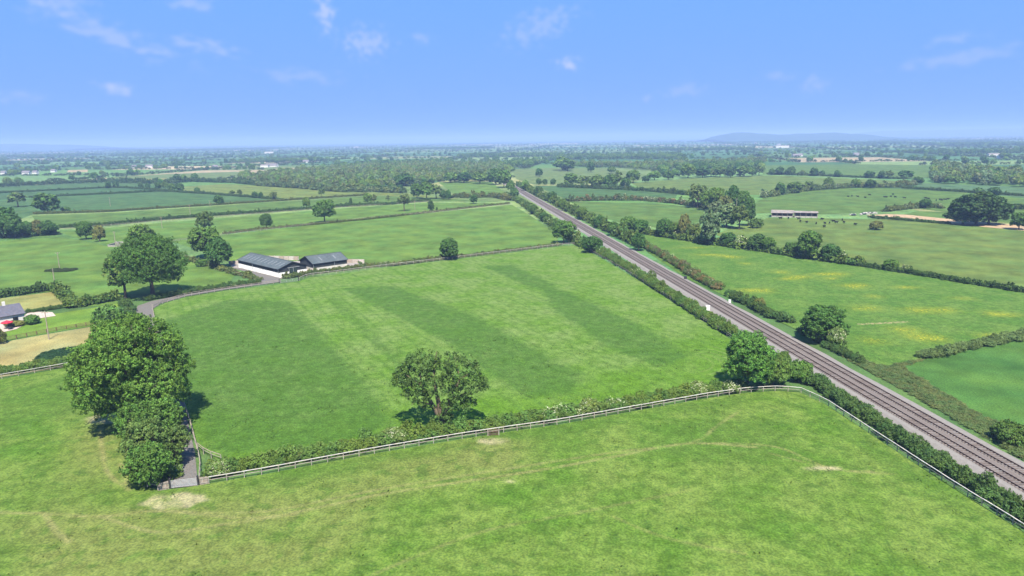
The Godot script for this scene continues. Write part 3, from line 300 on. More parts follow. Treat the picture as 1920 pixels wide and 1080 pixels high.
const HOUSES = [["white hamlet cottage at the left edge",-921.4,-1300.4,9.0,7.0,0],["long white house in the left hamlet",-870.8,-1285.9,14.0,7.0,0],["white cottage beside the hamlet hedge",-866.9,-1304.7,10.0,6.0,0],["pale bungalow at the right of left hamlet",-875.8,-1371.1,9.0,6.0,0],["white gabled farmhouse before the round wood",-598.5,-1451.2,9.0,9.0,0],["long white farmhouse above the stubble field",-499.7,-1499.5,26.0,9.0,0],["low white shed left of the long farmhouse",-505.2,-1472.9,16.0,8.0,1],["white roadside house above the plantation",-506.7,-1777.2,14.0,8.0,0],["white house on the left far rise",-817.4,-1555.3,9.0,7.0,0],["second white house on the left far rise",-795.8,-1577.1,14.0,7.0,0],["pale far farm by central tan field",-177.3,-1894.9,14.0,8.0,0],["tiny white house left of the central tan field",-165.3,-1840.2,8.0,7.0,0],["large pale factory on the far plain, left",-1118.5,-3334.8,40.0,10.0,1],["white depot on the central far plain",-1236.0,-5778.4,36.0,10.0,1],["white roofed sheds on far plain beyond parkland",257.6,-1994.2,26.0,8.0,1],["tall pale mill on the far plain",581.8,-3213.3,18.0,10.0,2],["white house beside the dark tree belt",321.1,-2020.0,14.0,9.0,0],["white house in the right far hamlet, left",661.0,-1701.0,10.0,8.0,0],["white house in the right far hamlet, middle",674.4,-1693.3,14.0,8.0,0],["white house in the right far hamlet, right",700.9,-1730.9,10.0,8.0,0],["white house far right of the plain",826.4,-1710.2,12.0,9.0,0],["white house on the right horizon",6415.5,-10502.4,40.0,20.0,0],["grey farm roofs beside the far right crop",1034.8,-1532.5,24.0,10.0,1],["second grey farm roof at far right",963.6,-1398.5,20.0,9.0,1],["white house below the round hill",1425.3,-3809.8,18.0,9.0,0],["long pale shed below the round hill",1123.8,-2972.4,60.0,12.0,1],["white house left of the quarry hill",1523.5,-4453.7,16.0,9.0,0]]
const BARN_L = Vector3(-111.78,0,-284.55)
const BARN_F = Vector3(-87.81,0,-261.23)
const BARN_R = Vector3(-79.28,0,-269.21)
const SHED_A = Vector3(-77.57,0,-271.32)
const SHED_B = Vector3(-66.60,0,-280.99)
const GATE_A = Vector3(-51.04,0,-96.25)
const GATE_B = Vector3(-47.31,0,-97.13)
const PANEL_A = Vector3(-52.57,0,-95.65)
const PANEL_B = Vector3(-45.99,0,-97.59)
const BGATE_A = Vector3(-84.41,0,-250.92)
const BGATE_B = Vector3(-78.46,0,-254.43)
const HOUSE_R = Vector3(-140.86,0,-197.78)
const HOUSE_L = Vector3(-149.67,0,-187.34)
const PARASOL = Vector3(-141.07,0,-190.77)
const FSHED_A = Vector3(163.10,0,-440.84)
const FSHED_B = Vector3(174.99,0,-436.23)
const FSHED_C = Vector3(175.62,0,-436.15)
const FSHED_D = Vector3(188.20,0,-431.52)
const RUIN_A = Vector3(-201.85,0,-350.00)
const RUIN_B = Vector3(-188.22,0,-350.51)
const RUBBLE_A = Vector3(213.24,0,-443.65)
const RUBBLE_B = Vector3(236.14,0,-453.59)
const CAB_A = Vector3(57.40,0,-200.98)
const CAB_B = Vector3(66.60,0,-210.06)
const CAB_C = Vector3(61.87,0,-246.34)
const HURDLE = Vector3(-3.58,0,-113.65)
const PLANK_A = Vector3(-34.48,0,-106.89)
const PLANK_B = Vector3(-31.11,0,-107.98)
const REED = Vector3(-104.59,0,-163.84)
const CLUMP = Vector3(-183.55,0,-282.90)
const ROCK_A = Vector3(84.52,0,-121.57)
const STACK_A = Vector3(-118.36,0,-291.33)
const STACK_B = Vector3(-114.94,0,-292.34)
const WALL_A = Vector3(-114.62,0,-305.77)
const WALL_B = Vector3(-92.16,0,-301.11)
const WALL_C = Vector3(-69.44,0,-292.53)
const WALL_D = Vector3(-61.63,0,-290.59)
const TROUGH = Vector3(-79.22,0,-267.55)
const CLOUDS = [[-10.98,7.36,2.20,1.40,0.00,0.45],[-13.82,9.54,0.80,1.80,0.10,0.70],[-28.42,3.86,1.30,0.45,-0.10,0.75],[4.47,5.75,1.20,0.50,0.00,0.80],[-22.87,9.63,2.00,0.50,0.00,0.40],[-30.92,9.25,2.00,1.00,0.00,0.35],[-28.54,7.44,5.00,1.00,-0.35,0.40],[-22.44,6.87,3.00,0.60,-0.15,0.40],[2.34,8.58,3.50,1.50,0.30,0.33],[22.60,3.70,1.10,0.70,0.00,0.30],[-15.99,4.94,4.00,0.70,-0.05,0.25],[31.51,4.98,4.50,0.60,0.12,0.28],[30.79,6.14,2.00,0.40,0.10,0.30],[19.84,4.37,1.50,0.50,0.00,0.25],[-6.70,7.70,1.00,0.45,0.00,0.30],[13.57,3.52,2.00,0.60,0.00,0.25],[10.58,3.04,0.40,0.40,0.00,0.30],[-34.32,3.18,2.00,0.50,0.00,0.25]]
const HILL = [[0.2772,-0.00452],[0.2991,0.00242],[0.3212,0.00501],[0.3435,0.00326],[0.3732,0.00068],[0.4176,0.00224],[0.4471,0.00256],[0.4769,0.00070],[0.5069,-0.00333]]

const K := 0.68
var rng := RandomNumberGenerator.new()
var taken := {}
var mats := {}
var zlift := 0.012
var hand := []          # outlines of the fields drawn one by one
var clump_near := []
var clump_far := []
var blossom_mesh: ArrayMesh
var tree_sets := {}
var leaf_mat: StandardMaterial3D
var bark_mat: StandardMaterial3D
var coarse_tex: ImageTexture
var fine_tex: ImageTexture

# ------------------------------------------------------------------ names and metas
func numbered(called: String) -> String:
	if not taken.has(called):
		taken[called] = 0
		return called
	taken[called] += 1
	return "%s_%03d" % [called, taken[called]]

func tag(o: Node, label: String, category: String, group := "", kind := "") -> Node:
	o.set_meta("label", label)
	o.set_meta("category", category)
	if group != "": o.set_meta("group", group)
	if kind != "": o.set_meta("kind", kind)
	return o

func thing(called: String, label: String, category: String, at: Vector3, turn := 0.0, group := "") -> Node3D:
	var o := Node3D.new()
	o.name = numbered(called)
	add_child(o)
	o.position = at
	o.rotation.y = turn
	tag(o, label, category, group)
	return o

func part(called: String, mesh: Mesh, mat: Material, parent: Node3D, at := Transform3D()) -> MeshInstance3D:
	var o := MeshInstance3D.new()
	o.name = numbered(called) if parent == self else called
	o.mesh = mesh
	if mat: o.material_override = mat
	o.transform = at
	parent.add_child(o, true)
	return o

# ------------------------------------------------------------------ materials
func lin(r: float, g: float, b: float) -> Color:
	return Color(r, g, b).linear_to_srgb()

func plain(key: String, r: float, g: float, b: float, rough := 0.85, metal := 0.0) -> StandardMaterial3D:
	if not mats.has(key):
		var m := StandardMaterial3D.new()
		m.resource_name = key
		m.albedo_color = lin(r * K, g * K, b * K)
		m.roughness = rough
		m.metallic = metal
		m.metallic_specular = 0.3
		mats[key] = m
	return mats[key]

func worn(key: String, r: float, g: float, b: float, rough: float, scale: float, metal := 0.0) -> StandardMaterial3D:
	# a plain colour with triplanar stains and grain
	if not mats.has(key):
		var m := plain(key, r * 1.45, g * 1.45, b * 1.45, rough, metal)
		m.albedo_texture = coarse_tex
		m.uv1_triplanar = true
		m.uv1_world_triplanar = true
		m.uv1_scale = Vector3.ONE * scale
	return mats[key]

func grass(r: float, g: float, b: float) -> StandardMaterial3D:
	var key := "grass %.3f %.3f %.3f" % [r, g, b]
	if not mats.has(key):
		var m := plain(key, r * 2.1, g * 2.1, b * 2.1, 0.95)
		m.metallic_specular = 0.15
		m.albedo_texture = coarse_tex
		m.detail_enabled = true
		m.detail_albedo = fine_tex
		m.detail_blend_mode = BaseMaterial3D.BLEND_MODE_MUL
		m.detail_uv_layer = BaseMaterial3D.DETAIL_UV_2
	return mats[key]

func noise_bytes(w: int, h: int, freq: float, oct: int, sd: int, seamless := true) -> PackedByteArray:
	var n := FastNoiseLite.new()
	n.noise_type = FastNoiseLite.TYPE_SIMPLEX_SMOOTH
	n.frequency = freq
	n.fractal_octaves = oct
	n.seed = sd
	var im: Image = n.get_seamless_image(w, h, false, false, 0.12, true) if seamless else n.get_image(w, h, false, false, true)
	im.convert(Image.FORMAT_L8)
	return im.get_data()

func srgb8(v: float) -> int:
	v = clampf(v, 0.0, 1.0)
	return int(255.0 * (12.92 * v if v <= 0.0031308 else 1.055 * pow(v, 1.0 / 2.4) - 0.055) + 0.5)

var lut := PackedByteArray()
func q(v: float) -> int:
	return lut[clampi(int(v * 4095.0), 0, 4095)]

func make_tiles() -> void:
	lut.resize(4096)
	for i in 4096: lut[i] = srgb8(i / 4095.0)
	var s := 512
	var a := noise_bytes(s, s, 0.012, 4, 11)
	var b := noise_bytes(s, s, 0.05, 3, 12)
	var c := noise_bytes(s, s, 0.012, 3, 13)
	var d := PackedByteArray()
	d.resize(s * s * 3)
	for i in s * s:
		var v := 0.33 + 0.45 * a[i] / 255.0 + 0.22 * b[i] / 255.0
		var hue := (c[i] / 255.0 - 0.5) * 0.32
		d[i * 3] = q(v * (1.0 + hue))
		d[i * 3 + 1] = q(v)
		d[i * 3 + 2] = q(v * (1.0 - 0.6 * hue))
	coarse_tex = ImageTexture.create_from_image(Image.create_from_data(s, s, false, Image.FORMAT_RGB8, d))
	a = noise_bytes(s, s, 0.03, 4, 21)
	b = noise_bytes(s, s, 0.16, 3, 22)
	for i in s * s:
		var v := 0.26 + 0.6 * a[i] / 255.0 + 0.36 * b[i] / 255.0
		var hue := (a[i] / 255.0 - 0.5) * 0.2
		d[i * 3] = q(v * (1.0 + hue))
		d[i * 3 + 1] = q(v)
		d[i * 3 + 2] = q(v * (1.0 - hue))
	fine_tex = ImageTexture.create_from_image(Image.create_from_data(s, s, false, Image.FORMAT_RGB8, d))

# ------------------------------------------------------------------ shapes
func st_new() -> SurfaceTool:
	var st := SurfaceTool.new()
	st.begin(Mesh.PRIMITIVE_TRIANGLES)
	return st

func quad(st: SurfaceTool, a: Vector3, b: Vector3, c: Vector3, d: Vector3) -> void:
	# clockwise seen from the front
	var n := (c - a).cross(b - a).normalized()
	for p in [a, b, c, a, c, d]:
		st.set_normal(n)
		st.add_vertex(p)

func tri(st: SurfaceTool, a: Vector3, b: Vector3, c: Vector3) -> void:
	var n := (c - a).cross(b - a).normalized()
	for p in [a, b, c]:
		st.set_normal(n)
		st.add_vertex(p)

func box(st: SurfaceTool, at: Vector3, size: Vector3, basis := Basis()) -> void:
	var x := basis.x * size.x * 0.5
	var y := basis.y * size.y * 0.5
	var z := basis.z * size.z * 0.5
	quad(st, at - x + y + z, at + x + y + z, at + x - y + z, at - x - y + z)
	quad(st, at + x + y - z, at - x + y - z, at - x - y - z, at + x - y - z)
	quad(st, at - x + y - z, at + x + y - z, at + x + y + z, at - x + y + z)
	quad(st, at - x - y + z, at + x - y + z, at + x - y - z, at - x - y - z)
	quad(st, at + x + y + z, at + x + y - z, at + x - y - z, at + x - y + z)
	quad(st, at - x + y - z, at - x + y + z, at - x - y + z, at - x - y - z)

func bar(st: SurfaceTool, a: Vector3, b: Vector3, w: float, h: float) -> void:
	var z := (b - a).normalized()
	var x := Vector3.UP.cross(z).normalized() if absf(z.y) < 0.98 else Vector3.RIGHT
	box(st, (a + b) * 0.5, Vector3(w, h, a.distance_to(b)), Basis(x, z.cross(x), z))

func tube(st: SurfaceTool, a: Vector3, b: Vector3, ra: float, rb: float, sides := 6) -> void:
	var z := (b - a).normalized()
	var x := (Vector3.UP if absf(z.y) < 0.9 else Vector3.RIGHT).cross(z).normalized()
	var y := z.cross(x)
	for i in sides:
		var a0 := TAU * i / sides
		var a1 := TAU * (i + 1) / sides
		var d0 := x * cos(a0) + y * sin(a0)
		var d1 := x * cos(a1) + y * sin(a1)
		var ring := [[a + d0 * ra, d0], [b + d0 * rb, d0], [b + d1 * rb, d1], [a + d0 * ra, d0], [b + d1 * rb, d1], [a + d1 * ra, d1]]
		for p in ring:
			st.set_normal(p[1])
			st.add_vertex(p[0])
		for p in [b, b + d1 * rb, b + d0 * rb]:
			st.set_normal(z)
			st.add_vertex(p)

func box_mesh(size: Vector3, at := Vector3.ZERO) -> ArrayMesh:
	var st := st_new()
	box(st, at, size)
	return st.commit()

func outline(p: Array) -> PackedVector2Array:
	var o := PackedVector2Array()
	for v in p: o.append(Vector2(v[0], v[1]))
	return o

func sheet(poly: PackedVector2Array, y: float, uv_at := Vector2.ZERO, uv_size := Vector2(131, 131), fine := 7.3) -> ArrayMesh:
	var st := st_new()
	var ids := Geometry2D.triangulate_polygon(poly)
	for i in range(0, ids.size(), 3):
		var t := [poly[ids[i]], poly[ids[i + 1]], poly[ids[i + 2]]]
		if (t[1] - t[0]).cross(t[2] - t[0]) < 0.0: t = [t[0], t[2], t[1]]
		for v in t:
			st.set_normal(Vector3.UP)
			st.set_uv((v - uv_at) / uv_size)
			st.set_uv2(v / fine)
			st.add_vertex(Vector3(v.x, y, v.y))
	return st.commit()

func lay(called: String, label: String, category: String, poly: PackedVector2Array, mat: Material, uv_at := Vector2.ZERO, uv_size := Vector2(131, 131)) -> MeshInstance3D:
	zlift += 0.004
	var o := part(called, sheet(poly, zlift, uv_at, uv_size), mat, self)
	tag(o, label, category, "", "structure")
	return o

# ------------------------------------------------------------------ foliage
func rdir() -> Vector3:
	var z := rng.randf_range(-1.0, 1.0)
	var a := rng.randf() * TAU
	var r := sqrt(1.0 - z * z)
	return Vector3(r * cos(a), z, r * sin(a))

func crown_lobes(H: float, R: float, b0: float, nl: int, lr: float) -> Array:
	var out := []
	var b := H * (1.0 - b0) * 0.5
	var c := Vector3(0, H * b0 + b, 0)
	out.append([c, R * 0.62, clampf(b / R, 0.7, 2.2)])
	for i in nl:
		var y := 1.0 - 1.75 * (i + 0.5) / nl
		var a := i * 2.39996 + rng.randf_range(-0.5, 0.5)
		var r := sqrt(maxf(0.0, 1.0 - y * y))
		var k := (1.0 - lr) * rng.randf_range(0.72, 1.1)
		var rl := R * lr * rng.randf_range(0.8, 1.2)
		out.append([c + Vector3(cos(a) * r * R * k, y * (b - rl * 0.75) * rng.randf_range(0.9, 1.05), sin(a) * r * R * k), rl, 0.85])
	return out

func foliage(lobes: Array, pr: float, leaves: int, leaf: float, tone: Color, spread: float, fill := 1.0, under := -0.55, ragged := 0.2) -> ArrayMesh:
	var vs := PackedVector3Array()
	var ns := PackedVector3Array()
	var cs := PackedColorArray()
	for li in lobes.size():
		var c: Vector3 = lobes[li][0]
		var rl: float = lobes[li][1]
		var sq: float = lobes[li][2]
		var tl := rng.randf_range(1.0 - spread * 0.5, 1.0 + spread * 0.5)
		var n := int(fill * 4.0 * PI * rl * rl * maxf(1.0, sq) / (pr * pr * 1.7)) + 1
		for k in n:
			var d := rdir()
			if d.y < under: continue
			var p := c + Vector3(d.x, d.y * sq, d.z) * rl * rng.randf_range(0.92 - ragged, 0.92 + ragged * (1.0 if rng.randf() < 0.75 else 1.7))
			if p.y < pr * 0.4: p.y = pr * 0.4
			var hid := false
			for m in lobes.size():
				if m != li:
					var e: Vector3 = p - lobes[m][0]
					e.y /= lobes[m][2]
					if e.length_squared() < 0.6 * lobes[m][1] * lobes[m][1]:
						hid = true
						break
			if hid: continue
			var t := tl * rng.randf_range(1.0 - spread, 1.0 + spread)
			t *= 1.6
			var col := Color(tone.r * t * rng.randf_range(0.85, 1.1), tone.g * t * 1.08, tone.b * t * rng.randf_range(0.75, 0.95))
			var q0 := pr * rng.randf_range(0.75, 1.25)
			for j in leaves:
				var e := (rdir() + d * 0.55).normalized()
				var at := p + e * q0 * rng.randf_range(0.45, 1.0)
				if at.y < 0.02: at.y = 0.02
				var nn := (e * 0.5 + d * 0.3 + rdir() * 0.62).normalized()
				var tx := nn.cross(rdir()).normalized()
				var ty := nn.cross(tx)
				var s := leaf * rng.randf_range(0.65, 1.3)
				vs.append(at + tx * s)
				vs.append(at - tx * s * 0.6 - ty * s * 0.75)
				vs.append(at - tx * s * 0.6 + ty * s * 0.75)
				var lc := col * rng.randf_range(0.8, 1.22)
				for w in 3:
					ns.append(nn)
					cs.append(lc)
	var arr := []
	arr.resize(Mesh.ARRAY_MAX)
	arr[Mesh.ARRAY_VERTEX] = vs
	arr[Mesh.ARRAY_NORMAL] = ns
	arr[Mesh.ARRAY_COLOR] = cs
	var m := ArrayMesh.new()
	m.add_surface_from_arrays(Mesh.PRIMITIVE_TRIANGLES, arr)
	m.surface_set_material(0, leaf_mat)
	return m

func trunk_mesh(H: float, R: float, b0: float, lobes: Array, thick: float, limbs: int, lean := Vector3.ZERO) -> ArrayMesh:
	var st := st_new()
	var fork := Vector3(0, H * maxf(b0, 0.12) + H * 0.1, 0) + lean
	var mid := fork * 0.5 + Vector3(rng.randf_range(-0.1, 0.1), 0, rng.randf_range(-0.1, 0.1)) * thick
	tube(st, Vector3(0, -0.15, 0), Vector3(0, 0.25, 0), thick * 1.5, thick * 1.1, 8)
	tube(st, Vector3(0, 0.25, 0), mid, thick * 1.1, thick * 0.9, 8)
	tube(st, mid, fork, thick * 0.9, thick * 0.75, 8)
	for i in mini(limbs, lobes.size()):
		var c: Vector3 = lobes[i][0]
		var j := fork.lerp(c, 0.5) + Vector3(rng.randf_range(-1, 1), rng.randf_range(-0.5, 0.7), rng.randf_range(-1, 1)) * R * 0.07
		tube(st, fork, j, thick * 0.55, thick * 0.36, 5)
		tube(st, j, c, thick * 0.36, thick * 0.2, 5)
		for k in 4:
			var tip: Vector3 = c + rdir() * lobes[i][1] * 0.95
			tube(st, j.lerp(c, 0.6 + 0.1 * k), tip, thick * 0.16, thick * 0.04, 4)
	return st.commit()

# kind: H, R, b0, lobes, lobe radius, tone, spread, fill
const KINDS := {
	"oak": [10.0, 4.6, 0.14, 12, 0.42, [0.075, 0.125, 0.028], 0.22, 1.0],
	"round": [10.0, 4.2, 0.05, 11, 0.46, [0.05, 0.098, 0.026], 0.2, 1.1],
	"beech": [10.0, 4.4, 0.0, 13, 0.44, [0.03, 0.058, 0.02], 0.18, 1.25],
	"ash": [10.0, 4.0, 0.2, 10, 0.36, [0.085, 0.115, 0.036], 0.25, 0.62],
	"ivy": [10.0, 2.4, 0.02, 9, 0.5, [0.045, 0.08, 0.024], 0.25, 1.0],
	"willow": [10.0, 3.0, 0.03, 12, 0.45, [0.1, 0.135, 0.075], 0.18, 1.1],
	"bare": [10.0, 4.2, 0.25, 9, 0.28, [0.1, 0.12, 0.045], 0.25, 0.32],
	"bush": [4.0, 3.0, 0.0, 7, 0.5, [0.07, 0.12, 0.03], 0.22, 1.1],
	"thorn": [4.0, 3.0, 0.0, 7, 0.5, [0.1, 0.14, 0.045], 0.25, 1.0],
	"brown": [6.0, 3.6, 0.02, 8, 0.45, [0.112, 0.108, 0.038], 0.28, 0.9]}

func tree_set(kind: String, lod: int) -> Array:
	var key := "%s %d" % [kind, lod]
	if not tree_sets.has(key):
		var k: Array = KINDS[kind]
		var out := []
		for v in (3 if lod == 1 else 3):
			var lobes := crown_lobes(k[0], k[1], k[2], k[3], k[4])
			var tone := Color(k[5][0], k[5][1], k[5][2]) * K
			var crown: ArrayMesh
			if lod == 0: crown = foliage(lobes, 0.42, 34, 0.17, tone, k[6], k[7])
			elif lod == 1: crown = foliage(lobes, 0.6, 16, 0.32, tone, k[6], k[7])
			else: crown = foliage(lobes, 0.95, 7, 0.75, tone, k[6], k[7])
			out.append([crown, trunk_mesh(k[0], k[1], k[2], lobes, 0.3 if k[0] > 5 else 0.1, 8 if lod < 2 else 4), k[0], k[1]])
		tree_sets[key] = out
	return tree_sets[key]

func blossom(lobes: Array, count: int, size: float) -> ArrayMesh:
	var vs := PackedVector3Array()
	var ns := PackedVector3Array()
	for i in count:
		var l: Array = lobes[rng.randi() % lobes.size()]
		var d := rdir()
		d.y = absf(d.y)
		var p: Vector3 = l[0] + Vector3(d.x, d.y * l[2], d.z) * (l[1] + 0.28)
		for j in 4:
			var at := p + rdir() * size * 2.2
			var nn := (d + rdir() * 0.6).normalized()
			var tx := nn.cross(rdir()).normalized()
			var ty := nn.cross(tx)
			for w in [tx, -tx * 0.6 - ty * 0.75, -tx * 0.6 + ty * 0.75]:
				vs.append(at + w * size)
				ns.append(nn)
	var arr := []
	arr.resize(Mesh.ARRAY_MAX)
	arr[Mesh.ARRAY_VERTEX] = vs
	arr[Mesh.ARRAY_NORMAL] = ns
	var m := ArrayMesh.new()
	m.add_surface_from_arrays(Mesh.PRIMITIVE_TRIANGLES, arr)
	return m

func tint(i: int) -> Material:
	return mats["leaf %d" % (i % 5)]

func plant_tree(d: Array, index: int) -> void:
	var at := Vector3(d[0], 0.0, d[1])
	var h: float = d[2]
	var r: float = d[3]
	var kind: String = d[4]
	var called := "bush" if d[7] == "bush" else ("hawthorn_tree" if kind == "thorn" else "tree")
	var o := thing(called, d[5], d[7], at, 0.0, d[6])
	var dist := Vector2(d[0], d[1]).length()
	var white: Material = mats["blossom"]
	if kind in ["oak0", "oak1", "twin", "syc"] or (dist < 175.0 and d[7] == "tree"):
		# near trees are grown one by one, in metres
		var lobes := []
		var tone := Color(0.078, 0.138, 0.026)
		var fill := 1.0
		var b0 := 0.12
		match kind:
			"twin":
				tone = Color(0.06, 0.1, 0.028)
				lobes = [[Vector3(-4.0, 10.6, 0.3), 2.7, 1.0], [Vector3(-6.2, 8.9, 0.8), 1.9, 0.9], [Vector3(-2.0, 12.0, -0.5), 1.9, 0.9], [Vector3(-1.7, 8.6, 0.6), 2.0, 0.9], [Vector3(-4.6, 7.2, 0.4), 1.8, 0.8], [Vector3(-4.2, 12.6, 0), 1.5, 0.9],
					[Vector3(3.6, 10.2, 0.2), 2.7, 1.0], [Vector3(2.3, 11.9, -0.4), 1.8, 0.9], [Vector3(5.6, 8.6, 0.5), 2.1, 0.9], [Vector3(3.8, 7.2, 0.2), 1.9, 0.9], [Vector3(7.2, 7.6, 0), 1.1, 0.8], [Vector3(1.4, 9.2, 0.4), 1.3, 1.0],
					[Vector3(3.2, 4.4, 0.5), 1.5, 0.8], [Vector3(4.8, 4.6, 0.3), 1.2, 0.8], [Vector3(1.3, 4.2, 0.6), 1.2, 0.9], [Vector3(0, 1.4, 0.2), 0.95, 1.3], [Vector3(0.2, 3.0, 0.2), 0.8, 1.2], [Vector3(-3.2, 5.2, 0.3), 0.9, 0.8], [Vector3(-0.6, 11.2, -0.3), 1.0, 1.0], [Vector3(-3.6, 6.0, 0.9), 1.2, 0.9], [Vector3(-1.6, 6.9, 1.2), 1.2, 0.9], [Vector3(2.4, 6.2, 0.9), 1.4, 1.0], [Vector3(0.5, 6.9, 0.9), 1.0, 1.0], [Vector3(-2.3, 4.2, 0.6), 0.8, 0.8], [Vector3(-5.6, 7.4, 0.9), 1.3, 0.9], [Vector3(0.9, 2.4, 0.8), 0.9, 1.1], [Vector3(-0.9, 2.0, 0.9), 0.8, 1.1], [Vector3(-6.6, 10.4, 0.2), 1.1, 0.9], [Vector3(5.2, 10.8, 0.2), 1.4, 0.9]]
				fill = 0.8
			"oak0":
				lobes = crown_lobes(h, r * 0.97, 0.03, 50, 0.23)
			"syc":
				tone = Color(0.075, 0.155, 0.032)
				lobes = crown_lobes(h, r, 0.06, 26, 0.3)
			"oak1":
				tone = Color(0.058, 0.112, 0.026)
				lobes = crown_lobes(h, r, 0.12, 32, 0.27)
			"ash":
				tone = Color(0.08, 0.118, 0.036)
				lobes = crown_lobes(h, r, 0.1, 12, 0.36)
				fill = 0.75
			_:
				tone = Color(0.066, 0.122, 0.026) if kind == "oak" else Color(0.05, 0.098, 0.026)
				lobes = crown_lobes(h, r, 0.05, 18, 0.34)
		var big := r > 7.0
		part("crown", foliage(lobes, 0.5 if big else 0.42, 22, 0.165 if big else 0.15, tone * K, 0.3, fill, -0.55, 0.3), null, o)
		if kind == "twin":
			var st := st_new()
			for seg in [[Vector3(0, -0.1, 0), Vector3(-0.1, 1.6, 0), 0.85, 0.62], [Vector3(-0.1, 1.6, 0), Vector3(-1.6, 4.6, 0.4), 0.5, 0.4], [Vector3(-1.6, 4.6, 0.4), Vector3(-3.3, 8.4, 0.9), 0.38, 0.26], [Vector3(-3.3, 8.4, 0.9), Vector3(-3.6, 13.2, 0.4), 0.22, 0.06],
				[Vector3(-0.1, 1.6, 0), Vector3(-0.5, 5.2, 0.5), 0.5, 0.42], [Vector3(-0.5, 5.2, 0.5), Vector3(-1.2, 9.6, 0.8), 0.4, 0.24], [Vector3(-1.2, 9.6, 0.8), Vector3(-0.5, 14.2, 0), 0.2, 0.04], [Vector3(-0.1, 1.6, 0), Vector3(1.6, 5.4, 0.2), 0.45, 0.36], [Vector3(1.6, 5.4, 0.2), Vector3(3.4, 9.2, 0.3), 0.34, 0.22], [Vector3(3.4, 9.2, 0.3), Vector3(2.6, 13.2, 0), 0.18, 0.05],
				[Vector3(1.6, 5.4, 0.2), Vector3(4.6, 7.0, 0.9), 0.24, 0.1], [Vector3(-1.6, 4.6, 0.4), Vector3(-4.6, 5.4, 0.8), 0.16, 0.04], [Vector3(-4.6, 5.4, 0.8), Vector3(-5.4, 4.4, 0.8), 0.06, 0.02], [Vector3(-3.3, 8.4, 0.9), Vector3(-6.4, 10.6, 0.6), 0.16, 0.04], [Vector3(3.4, 9.2, 0.3), Vector3(6.6, 11.2, 0.3), 0.14, 0.04]]:
				tube(st, seg[0], seg[1], seg[2], seg[3], 7)
			part("trunk", st.commit(), mats["pale bark"], o)
		else:
			part("trunk", trunk_mesh(h, r, b0, lobes, clampf(r * 0.065, 0.14, 0.75), 12), bark_mat, o)
		return
	var lod := 0 if dist < 215.0 else (1 if dist < 560.0 else 2)
	var proto: Array = tree_set(kind, lod)[index % 3]
	var s := Vector3(r / proto[3], h / proto[2], r / proto[3])
	var turn := Basis(Vector3.UP, rng.randf() * TAU)
	var tr := Transform3D(turn * Basis.from_scale(s), Vector3.ZERO)
	part("crown", proto[0], tint(index * 7 + int(dist)), o, tr)
	part("trunk", proto[1], bark_mat, o, tr)
	if kind == "thorn":
		var l := crown_lobes(proto[2], proto[3], 0.0, 6, 0.5)
		part("blossom", blossom(l, 260 if dist < 250 else 90, 0.09 if dist < 250 else 0.2), white if index % 4 != 1 else mats["pink blossom"], o, tr)

func make_clumps() -> void:
	for v in 4:
		var lobes := [[Vector3(0, 0.7, 0), 0.75, 1.1]]
		for i in 5:
			lobes.append([Vector3(rng.randf_range(-0.55, 0.55), rng.randf_range(0.5, 1.3), rng.randf_range(-0.55, 0.55)), rng.randf_range(0.35, 0.5), 0.9])
		clump_near.append(foliage(lobes, 0.3, 12, 0.12, Color(0.82, 0.82, 0.9), 0.22, 1.0, -0.2))
		clump_far.append(foliage(lobes, 0.45, 7, 0.28, Color(0.8, 0.8, 0.9), 0.2, 0.9, -0.2))
	blossom_mesh = blossom([[Vector3(0, 0.9, 0), 0.8, 1.0]], 26, 0.06)

func multi(called: String, mesh: Mesh, places: Array, colours: Array, parent: Node3D, mat: Material = null) -> MultiMeshInstance3D:
	var mm := MultiMesh.new()
	mm.transform_format = MultiMesh.TRANSFORM_3D
	mm.use_colors = colours.size() > 0
	mm.mesh = mesh
	mm.instance_count = places.size()
	for i in places.size():
		mm.set_instance_transform(i, places[i])
		if colours.size(): mm.set_instance_color(i, colours[i])
	var o := MultiMeshInstance3D.new()
	o.name = numbered(called) if parent == self else called
	o.multimesh = mm
	if mat: o.material_override = mat
	o.set_meta("kind", "stuff")
	parent.add_child(o, true)
	return o

func along(p: PackedVector2Array, step: float) -> Array:
	# [point, direction] every STEP metres
	var out := []
	var left := 0.0
	for i in p.size() - 1:
		var d := p[i].distance_to(p[i + 1])
		var u := (p[i + 1] - p[i]) / maxf(d, 0.001)
		var s := left
		while s < d:
			out.append([p[i] + u * s, u])
			s += step
		left = s - d
	return out

